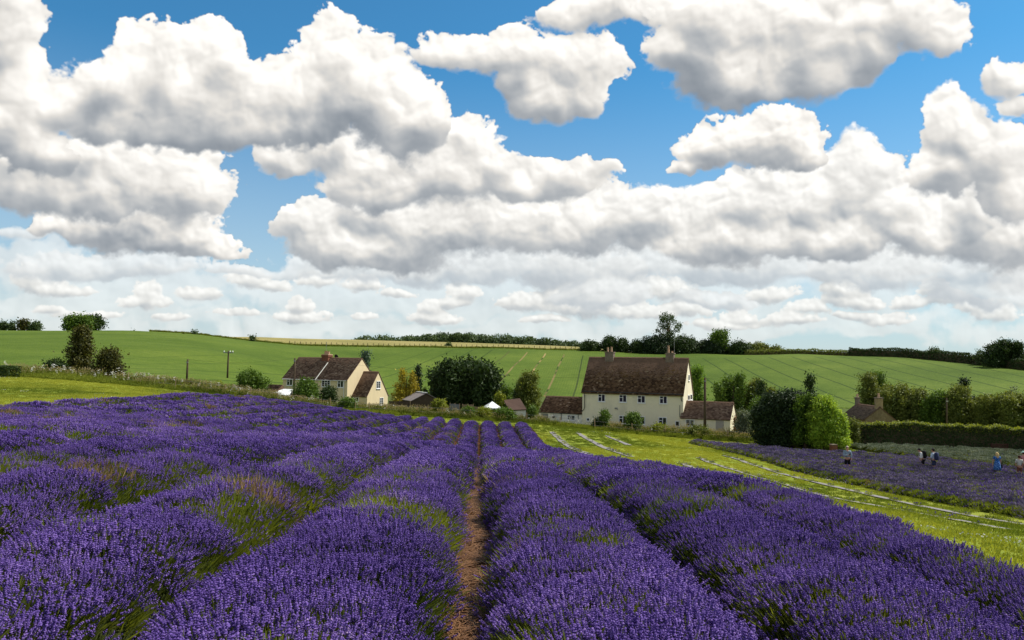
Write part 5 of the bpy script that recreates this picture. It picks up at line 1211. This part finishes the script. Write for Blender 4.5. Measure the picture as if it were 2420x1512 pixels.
# ---- steep brown roof by the willow
c=[(2015,1600,100),(2079,1593,100),(2107,1637,96.5),(2036,1640,96.5)]
P4=[ats(*a) for a in c]; o=np.array([P4[3][0],P4[3][1],h(P4[3][0],P4[3][1])-.2]); ro=empty('small_barn',o,0,label='small outbuilding with a steep plain brown roof under the willow',cat='outbuilding')
v=[p-o for p in P4]; up=np.array([0,0,.08]); m=MB(); m.add([tuple(a) for a in v]+[tuple(a-up) for a in v],[(0,3,2,1),(4,5,6,7),(3,7,6,2),(0,4,7,3),(1,2,6,5)])
bk=[v[0]+np.array([.8,3.2,-2.0]),v[1]+np.array([.8,3.2,-2.0])]; m.add([tuple(v[0]),tuple(v[1]),tuple(bk[1]),tuple(bk[0])],[(0,1,2,3)]); m.put('roof',plain('brown_sheet_roof',(.085,.052,.040),.85,.15,.3,3),ro)
m=MB(); ww=[v[3]+np.array([.15,.25,0]),v[2]+np.array([-.1,.25,0]),v[1]+np.array([-.1,3.0,-1.9]),v[0]+np.array([.15,3.0,-1.9])]
for a_,b_ in ((0,1),(1,2),(2,3),(3,0)): m.add([(ww[a_][0],ww[a_][1],-.5),(ww[b_][0],ww[b_][1],-.5),tuple(ww[b_]-up*1.5),tuple(ww[a_]-up*1.5)],[(0,1,2,3)])
m.put('wall',M_PALE,ro)
# ---- white canopy
q=ats(1969,1605,95); zb=h(q[0],q[1]); o=np.array([q[0],q[1],zb]); ro=empty('garden_canopy',o,R(15),label='white pointed garden canopy behind the verge',cat='canopy'); zz=q[2]-zb
m=MB(); w_=1.0; m.add([(-w_,-w_,zz-.78),(w_,-w_,zz-.78),(w_,w_,zz-.78),(-w_,w_,zz-.78),(0,0,zz),(-w_,-w_,zz-.92),(w_,-w_,zz-.92),(w_,w_,zz-.92),(-w_,w_,zz-.92)],[(0,1,4),(1,2,4),(2,3,4),(3,0,4),(5,6,1,0),(6,7,2,1),(7,8,3,2),(8,5,0,3)]); m.put('roof',M_WHITE2,ro)
pm=None
for a_ in (-1,1):
    for b_ in (-1,1):
        if pm is None: mm=MB(); mm.tube([(0,0,-.3),(0,0,zz-.85)],.03,5); pm=mm.mesh('pole',M_METAL)
        put('pole',pm,ro,(a_*(w_-.05),b_*(w_-.05),0))
# ---- board fences between the gardens
def boards(name,label,s0,s1,Y0,Y1,hgt,bw,mat,rails=False,group='garden fence panels'):
    a=ats(*s0,Y0);b=ats(*s1,Y1); za,zb_=h(a[0],a[1]),h(b[0],b[1]); L=math.hypot(b[0]-a[0],b[1]-a[1]); ro=empty(name,(a[0],a[1],za),math.atan2(b[1]-a[1],b[0]-a[0]),label=label,cat='fence',group=group)
    ta=a[2]-za;tb=b[2]-za; n=max(2,int(L/bw)); m=MB(); m.box((0,-.012,-.4),(L/n-.015,.012,1)); me=m.mesh('board',mat)
    for i in range(n):
        o=put('board',me,ro,(i*L/n,random.uniform(-.01,.01),0)); o.scale=(1,1,(ta+(tb-ta)*i/n)*random.uniform(.985,1.01))
    for t in (0,.5,1):
        m=MB(); hh=ta+(tb-ta)*t; m.box((L*t-.05,.015,-.4),(L*t+.05,.11,hh+.08)); m.put('post',M_WOOD,ro)
    m=MB(); m.add([(0,.015,ta*.7),(L,.015,tb*.7),(L,.05,tb*.7),(0,.05,ta*.7),(0,.015,ta*.7+.07),(L,.015,tb*.7+.07),(L,.05,tb*.7+.07),(0,.05,ta*.7+.07)],[(0,1,5,4),(4,5,6,7),(3,2,1,0)]); m.put('rail',M_WOOD,ro)
boards('board_fence','blue-grey close-boarded fence panel right of the timber shed',(1800,1615),(1838,1617),93,93,1.3,.12,M_GREY)
boards('board_fence','pale wooden fence panel in front of the dark chestnut',(1850,1618),(1893,1618),96,96,1,.12,M_WOOD)
boards('board_fence','low tan fence running to the white canopy',(1893,1626),(1950,1628),96,96,1,.14,M_WOOD)
boards('board_fence','dark green board fence behind the verge beside the yellow house',(1556,1604),(1640,1606),95,95,1,.14,M_DKWOOD)
# ---- utility poles
def pole(label,sx,syt,Y,arm=False,sb=None,w=.13):
    t=ats(sx,syt,Y); z=min(h(t[0],t[1]),t[2]-3); ro=empty('utility_pole',(t[0],t[1],z),0,label=label,cat='utility pole',group='wooden utility poles'); H_=t[2]-z
    m=MB(); m.tube([(0,0,-.3),(0,0,H_*.5),(0,0,H_)],[w*1.15,w,w*.8],8); m.put('shaft',M_DKWOOD,ro,smooth=True)
    if arm:
        m=MB(); m.box((-.75,-.06,H_-.35),(.75,.06,H_-.22)); m.put('crossarm',M_GREY,ro)
        im=MB(); im.tube([(0,0,0),(0,0,.1),(0,0,.2)],[.08,.11,.05],6); me=im.mesh('insulator',M_WHITE2)
        for x in (-.65,0.25,.65): put('insulator',me,ro,(x,0,H_-.2))
    else:
        m=MB(); m.box((-.12,-.16,H_-.45),(.12,-.1,H_-.3)); m.put('bracket',M_METAL,ro)
    return t
pA=pole('bare utility pole standing in the crop left of the one with the white crossarm',751,1437,96)
pB=pole('utility pole with a white crossarm on the edge of the green crop',914,1403,116,True)
pC=pole('utility pole in front of the yellow house',1180,1432,98)
pD=pole('thick dark utility pole in front of the right wing of the big cream house',2820,1511,88,w=.16)
pE=pole('slim utility pole among the trees above the long hedge',3786,1592,90,w=.085)
def wire(a,b,label,sag=1.2):
    pts=[tuple(np.array(a)*(1-t)+np.array(b)*t-np.array([0,0,sag*4*t*(1-t)])) for t in np.linspace(0,1,15)]
    m=MB(); m.tube(pts,.009,4); m.put('overhead_wire',M_BLACK,None,label=label,cat='wire')
wire(pC,pD,'thin overhead wire from the yellow house pole across to the big house pole',.9)
wire(pD,pE,'thin overhead wire from the big house pole to the pole above the long hedge',1.0)
wire(pA,pC,'thin overhead wire between the bare crop pole and the yellow house pole',.5)
# ---- wire fence along the verge
ro=empty('wire_fence',ground_at(150,84),0,label='post and wire fence in the uncut grass between lavender and gardens',cat='fence'); o=np.array(ro.location)
m=MB(); m.tube([(0,0,-.4),(0,0,1.18)],.05,6); pme=m.mesh('post',M_WOOD); tops=[]
spx=[512,596,700,796,900,1000,1110,1215,1322,1420,1475,1545,1668,1708,1770,1880,1990,2104,2240,2380,2527,2660,2790,2912,3040,3170]
for sx in spx:
    px=sx/4; Y=float(vergeY(px))+2.4; p=ground_at(px,Y); k=put('post',pme,ro,p-o); k.rotation_euler=(random.uniform(-.06,.06),random.uniform(-.06,.06),0); k.scale=(1,1,random.uniform(.9,1.12)); tops.append(p-o)
for hh in (.55,1.02):
    m=MB(); m.tube([tuple(t+np.array([0,-.05,hh])) for t in tops],.012,3); m.put('wire',M_METAL,ro)
# crest field fence
ro=empty('field_fence',ground_at(400,380),0,label='line of small fence posts between the green crop and the tan wheat',cat='fence'); o=np.array(ro.location); m=MB(); m.tube([(0,0,-.3),(0,0,2.0)],.14,5); pme=m.mesh('post',M_DKWOOD)
for px in np.arange(290,590,5.2):
    p=ground_at(px+random.uniform(-.6,.6),float(crestY(px))+.5); put('post',pme,ro,p-o)
# ---- brick pier
p=ground_at(3334/4,74); ro=empty('brick_pier',p,.2,label='squat brick gate pier at the foot of the brilliant ivy dome',cat='pier')
m=MB(); m.box((-.30,-.30,-.3),(.30,.30,.66)); m.put('mortar_core',plain('mortar',(.30,.24,.19)),ro)
m=MB(); m.box((0,0,0),(.21,.1,.065)); bme=m.mesh('brick',M_BRICK)
for r_ in range(9):
    for side in range(4):
        for k in range(3):
            q=put('brick',bme,ro); off=(-.32+k*.215+(.05 if r_%2 else 0)); zz=r_*.073
            if side==0: q.location=(off,-.335,zz)
            elif side==1: q.location=(.335,off,zz); q.rotation_euler=(0,0,R(90))
            elif side==2: q.location=(-off,.335,zz); q.rotation_euler=(0,0,R(180))
            else: q.location=(-.335,-off,zz); q.rotation_euler=(0,0,R(-90))
m=MB(); m.box((-.38,-.38,.66),(.38,.38,.74)); m.put('capstone',M_CHST,ro)
ro.scale=(.75,.75,.9)
# brown bench against the hedge
p=ground_at(4005/4,72); ro=empty('garden_bench',p,-.05,label='dark reddish garden bench in the shade of the long hedge',cat='bench')
MR=plain('red_brown_wood',(.05,.02,.014),.8,.2,.2)
for k in range(3): m=MB(); m.box((-.8,-.22+k*.15,.42),(.8,-.10+k*.15,.46)); m.put('seat_slat',MR,ro)
for k in range(3): m=MB(); m.box((-.8,.26,.55+k*.15),(.8,.30,.66+k*.15)); m.put('back_slat',MR,ro)
for a_ in (-.75,.7):
    for b_ in (-.2,.24): m=MB(); m.box((a_,b_,-.1),(a_+.06,b_+.06,.42 if b_<0 else 1.0)); m.put('leg',MR,ro)

# ------------------------------------------------------------------ people
def skinbody(name,verts,edges,mat,parent,sub=2,root=0):
    me=bpy.data.meshes.new(name); me.from_pydata([v[:3] for v in verts],edges,[]); me.materials.append(mat)
    o=put(name,me,parent); 
    md=o.modifiers.new('skin','SKIN'); md.use_smooth_shade=True
    for i,v in enumerate(verts):
        r=v[3]; me.skin_vertices[0].data[i].radius=(r,v[4] if len(v)>4 else r); me.skin_vertices[0].data[i].use_root=(i==root)
    s=o.modifiers.new('sub','SUBSURF'); s.levels=sub; s.render_levels=sub; return o
def cl(name,c,v=.1,s=20): return plain(name,c,.85,.15,v,s)
SKIN=cl('skin',(.50,.27,.19),.05); 
def person(label,px,Y,hgt,face,shirt,legs,hair,hairlong=False,bend=0,arms=((.25,-.05),( .1,0)),dress=False,skirtcol=None,group='visitors walking among the lavender',hat=None,sleeve=.5):
    """face: heading (radians, 0 = away from the viewer); bend leans the trunk forward; arms: (forward, bent) for left and right"""
    p=ground_at(px,Y); ro=empty('person',p,face,label=label,cat='person',group=group); s=hgt/1.75
    sb,cb=math.sin(bend),math.cos(bend)
    def T_(x,y,z):        # trunk point: leans about the hips
        dz=z-.95; return (x*s,(y*cb+dz*sb+0)*s if dz>0 else y*s,(.95+dz*cb-y*sb)*s if dz>0 else z*s)
    V=[(*T_(0,0,.95),.13*s,.105*s),(*T_(0,0,1.18),.125*s,.095*s),(*T_(0,0,1.38),.15*s,.10*s),(*T_(0,0,1.47),.065*s),(*T_(0,.01,1.53),.055*s),(*T_(0,.02,1.60),.078*s,.09*s),(*T_(0,.02,1.68),.075*s,.088*s)]
    E=[(0,1),(1,2),(2,3),(3,4),(4,5),(5,6)]; AR=[]
    for sgn,(fw,bt) in zip((-1,1),arms):
        b=len(V); sh=T_(sgn*.19,0,1.42); el=T_(sgn*.25,fw*.28,1.14); wr=T_(sgn*(.25-bt*.5),fw*.28+bt*.65+.03,.93+bt*.55); hd=tuple(wr[i]+(wr[i]-el[i])*.22 for i in range(3))
        V+=[(*sh,.062*s),(*el,.042*s),(*wr,.028*s),(*hd,.034*s,.02*s)]; E+=[(2,b),(b,b+1),(b+1,b+2),(b+2,b+3)]; AR.append((sh,el,wr,hd))
        d=Vector(hd)-Vector(wr); dn=d.normalized(); sd=dn.orthogonal().normalized()
        for k,(off,ln) in enumerate(((-.026,.062),(-.009,.076),(.009,.072),(.025,.055))):
            f=len(V); q=Vector(hd)+sd*off*s; V+=[(*q,.010*s),(*(q+dn*ln*.55*s),.009*s),(*(q+dn*ln*s+Vector((0,0,-.012))),.008*s)]; E+=[(b+3,f),(f,f+1),(f+1,f+2)]
        f=len(V); q=Vector(wr)+sd*.03*s+dn*.02; V+=[(*q,.011*s),(*(q+dn*.05*s+sd*.02*s),.009*s)]; E+=[(b+2,f),(f,f+1)]
    for sgn in (-1,1):
        b=len(V); V+=[(sgn*.09*s,0,.88*s,.088*s),(sgn*.10*s,.02*s,.50*s,.058*s),(sgn*.10*s,-.01*s,.10*s,.04*s),(sgn*.11*s,.12*s,.035*s,.042*s,.03*s)]; E+=[(0,b),(b,b+1),(b+1,b+2),(b+2,b+3)]
    body=skinbody('body',V,E,SKIN,ro,1)
    # face: nose, ears and eyes
    hc=Vector(T_(0,.02,1.63)); fw_=Vector((0,math.cos(bend),-math.sin(bend)))
    m=MB(); m.tube([hc+fw_*.085*s+Vector((0,0,.02)),hc+fw_*.115*s+Vector((0,0,-.02)),hc+fw_*.09*s+Vector((0,0,-.03))],[.008*s,.014*s,.01*s],5); m.put('nose',SKIN,body)
    for sgn in (-1,1):
        m=MB(); e=hc+Vector((sgn*.082*s,0,0)); m.tube([e+Vector((0,0,-.03*s)),e+Vector((sgn*.012*s,-.01*s,0)),e+Vector((0,0,.03*s))],[.006*s,.014*s,.008*s],5); m.put('ear',SKIN,body)
        m=MB(); e=hc+fw_*.083*s+Vector((sgn*.03*s,0,.02*s)); m.tube([e,e+fw_*.006],.011*s,6); m.put('eye',M_BLACK,body)
    m=MB(); e=hc+fw_*.088*s+Vector((0,0,-.052*s)); m.tube([e+Vector((-.024*s,0,0)),e+Vector((.024*s,0,0))],.006*s,5); m.put('mouth',cl('lips',(.4,.14,.11)),body)
    # shirt over trunk and sleeves
    sv=[(*T_(0,0,.93),.158*s,.128*s),(*T_(0,0,1.18),.150*s,.118*s),(*T_(0,0,1.38),.168*s,.122*s),(*T_(0,0,1.46),.082*s)]; se=[(0,1),(1,2),(2,3)]
    for (sh,el,wr,hd) in AR:
        b=len(sv); e2=tuple(sh[i]+(el[i]-sh[i])*min(1,sleeve*2) for i in range(3)); sv+=[(*sh,.082*s),(*e2,.064*s)]; se+=[(2,b),(b,b+1)]
        if sleeve>.5: w2=tuple(el[i]+(wr[i]-el[i])*(sleeve-.5)*2*.92 for i in range(3)); sv+=[(*w2,.046*s)]; se+=[(b+1,b+2)]
    if dress:
        m=MB(); 
        m.tube([T_(0,0,1.16),(0,0,.96*s),(0,0,.75*s),(0,0.01,.52*s)],[.145*s,.19*s,.225*s,.27*s],16,True); 
        skinbody('dress_top',sv,se,shirt,ro,1); m.put('dress_skirt',shirt,ro,smooth=True)
    else:
        skinbody('shirt',sv,se,shirt,ro,1)
        kz={'shorts':.50,'trousers':.1,'skirt':.45}[legs[0]]
        tv=[(0,0,.97*s,.152*s,.125*s)]; te=[]
        for sgn in (-1,1):
            b=len(tv); tv+=[(sgn*.095*s,0,.85*s,.112*s),(sgn*.105*s,.015*s,(kz+.02)*s,.098*s if kz>.3 else .07*s)]; te+=[(0,b),(b,b+1)]
        skinbody('shorts' if kz>.3 else 'trousers',tv,te,legs[1],ro,1)
        for sgn in (-1,1):
            m=MB(); m.tube([(sgn*.11*s,-.06*s,.04*s),(sgn*.11*s,.05*s,.05*s),(sgn*.115*s,.16*s,.03*s)],[.045*s,.052*s,.035*s],7); m.put('shoe',M_BLACK,ro,smooth=True)
    # hair: cap of the skull, longer behind when long
    hv=[]; 
    c=Vector(T_(0,-.012,1.675)); hb=bmesh.new(); bmesh.ops.create_icosphere(hb,subdivisions=3,radius=1)
    for v in hb.verts:
        n=v.co.copy(); long=1.0
        k=1+.05*math.sin(n.x*9+n.z*7)
        v.co=Vector((n.x*.098*k,n.y*.112*k,n.z*.105*k))
        if hairlong and n.z<.1 and n.y<.35: v.co.z-=(.1-n.z)*.26; v.co.x*=1.22; v.co.y=v.co.y*1.05-.015
        v.co=v.co*s
    for f in list(hb.faces):
        cc=f.calc_center_median(); 
        if cc.y>.035*s and cc.z<.035*s: hb.faces.remove(f)
    rot=Matrix.Rotation(-bend,4,'X'); hb.transform(Matrix.Translation(c)@rot); me=bpy.data.meshes.new('hair'); hb.to_mesh(me); hb.free(); me.materials.append(hair); me.polygons.foreach_set('use_smooth',[True]*len(me.polygons)); put('hair',me,ro)
    if hat:
        m=MB(); q=Vector(T_(0,.02,1.70)); m.tube([q,q+Vector((0,0,.015))],[.17*s,.165*s],14); m.tube([q,q+Vector((0,0,.07)),q+Vector((0,0,.1))],[.1*s,.098*s,.06*s],12); m.put('hat',hat,ro,smooth=True)
    return ro,p,s,T_,AR
BLK=cl('black_cloth',(.012,.012,.014)); 
def checked(name,a,b,sc):
    g=NG(name); pos=g.n('ShaderNodeTexCoord').outputs['Object']; ck=g.n('ShaderNodeTexChecker'); g.l(pos,ck.inputs[0]); ck.inputs['Scale'].default_value=sc; f=g.noise(14,3,.6,pos)
    return g.out(g.mix(g.math('ADD',g.math('MULTIPLY',ck.outputs[1],.5),g.math('MULTIPLY',f,.5)),a,b),.85,.15)
man=person('grey-haired man in a blue checked shirt and black shorts, looking at something in his hand',3390/4,52.5,1.76,R(168),checked('blue_check_cloth',(.10,.16,.24),(.38,.46,.52),34),('shorts',BLK),cl('grey_hair',(.52,.42,.36)),arms=((.1,.05),(.35,.48)),sleeve=.95)
# the thing he holds
ro,p,s,T_,AR=man; hd=Vector(AR[1][3]); 
m=MB(); m.box((-.04,-.015,-.06),(.04,.015,.07)); o=m.put('phone',M_BLACK,None,ro.matrix_basis@hd,label='small black phone held by the grey-haired man',cat='phone'); o.location=(p[0]+math.cos(R(168))*hd.x-math.sin(R(168))*hd.y,p[1]+math.sin(R(168))*hd.x+math.cos(R(168))*hd.y,p[2]+hd.z+.04)
def backpack(pers,label,mat,strap):
    ro,p,s,T_,AR=pers; a=ro.rotation_euler[2]; c=Vector(T_(0,-.20,1.22)); w=Vector((p[0]+math.cos(a)*c.x-math.sin(a)*c.y,p[1]+math.sin(a)*c.x+math.cos(a)*c.y,p[2]+c.z))
    e=empty('backpack',w,a,label=label,cat='backpack',group='backpacks worn by the two visitors in white'); b=bmesh.new(); bmesh.ops.create_cube(b,size=1); bmesh.ops.subdivide_edges(b,edges=b.edges[:],cuts=3,use_grid_fill=True)
    for v in b.verts:
        n=v.co.normalized()*.62; v.co=v.co.lerp(n,.45); v.co=Vector((v.co.x*.36,v.co.y*.22,v.co.z*.52))
    me=bpy.data.meshes.new('bag'); b.to_mesh(me); b.free(); me.materials.append(mat); me.polygons.foreach_set('use_smooth',[True]*len(me.polygons)); put('bag',me,e)
    m=MB(); m.box((-.1,-.155,-.16),(.1,-.09,.02)); m.put('pocket',mat,e)
    for sg in (-1,1): m=MB(); m.tube([(sg*.1,.05,.2),(sg*.12,.16,.26),(sg*.13,.33,.12),(sg*.12,.3,-.1),(sg*.1,.08,-.18)],.018,5); m.put('strap',strap,e)
WCL=cl('white_cloth',(.78,.78,.76)); NAVY=cl('navy_cloth',(.03,.04,.09))
a=person('dark-haired visitor in a white top leaning forward, black bottoms',3693/4,55.5,1.66,R(75),WCL,('shorts',BLK),cl('black_hair',(.012,.010,.010)),bend=.38,arms=((.5,.0),(.4,.05)),sleeve=.8)
backpack(a,'black backpack on the leaning visitor in white',BLK,BLK)
a=person('upright dark-haired visitor in a pale blue and white shirt with hands in front',3737/4,54.5,1.70,R(40),cl('pale_blue_cloth',(.50,.60,.72)),('shorts',NAVY),cl('black_hair',(.012,.010,.010)),bend=.08,arms=((.3,.25),(.3,.25)),sleeve=.6)
backpack(a,'dark navy backpack with white straps on the upright visitor',NAVY,WCL)
g=NG('blue_print_cloth'); pos=g.n('ShaderNodeTexCoord').outputs['Object']; v=g.n('ShaderNodeTexVoronoi'); v.inputs['Scale'].default_value=22; g.l(pos,v.inputs[0])
BP=g.out(g.ramp(v.outputs[0],[(.25,(.30,.50,.75)),(.42,(.02,.14,.45)),(.7,(.01,.06,.25))]),.8,.15)
wm=person('blonde woman in a short-sleeved blue print dress seen from behind',3990/4,53.5,1.67,R(-8),BP,('shorts',BLK),cl('blonde_hair',(.62,.44,.20)),hairlong=True,dress=True,sleeve=.3)
ro,p,s,T_,AR=wm; hd=AR[1][3]; m=MB(); m.box((-.05,-.14,-.26),(.05,.14,-.02)); b=MB(); b.tube([(0,-.1,-.03),(0,-.05,.14),(0,.05,.14),(0,.1,-.03)],.012,5)
e=empty('hand_bag',(p[0]+hd[0]+.05,p[1]+hd[1],p[2]+hd[2]+.02),R(-8),label='small black bag held by the woman in the blue dress',cat='bag'); m.put('bag',BLK,e); b.put('handle',BLK,e)
person('brown-haired person in a light grey top and brown shorts near the right edge',4079/4,52.8,1.56,R(-15),cl('grey_white_cloth',(.50,.50,.47)),('shorts',cl('brown_cloth',(.17,.07,.05))),cl('brown_hair',(.07,.03,.02)),arms=((.1,.1),(.1,.0)),sleeve=.45)
person('person in a pale green hat cut by the right edge of the view',4096/4,55.0,1.70,R(-10),cl('pink_cloth',(.50,.22,.22)),('shorts',NAVY),cl('brown_hair',(.07,.03,.02)),hat=cl('pale_green_hat',(.45,.70,.60)),arms=((.1,.1),(.1,.0)),sleeve=.4)
print('instances',NINST)
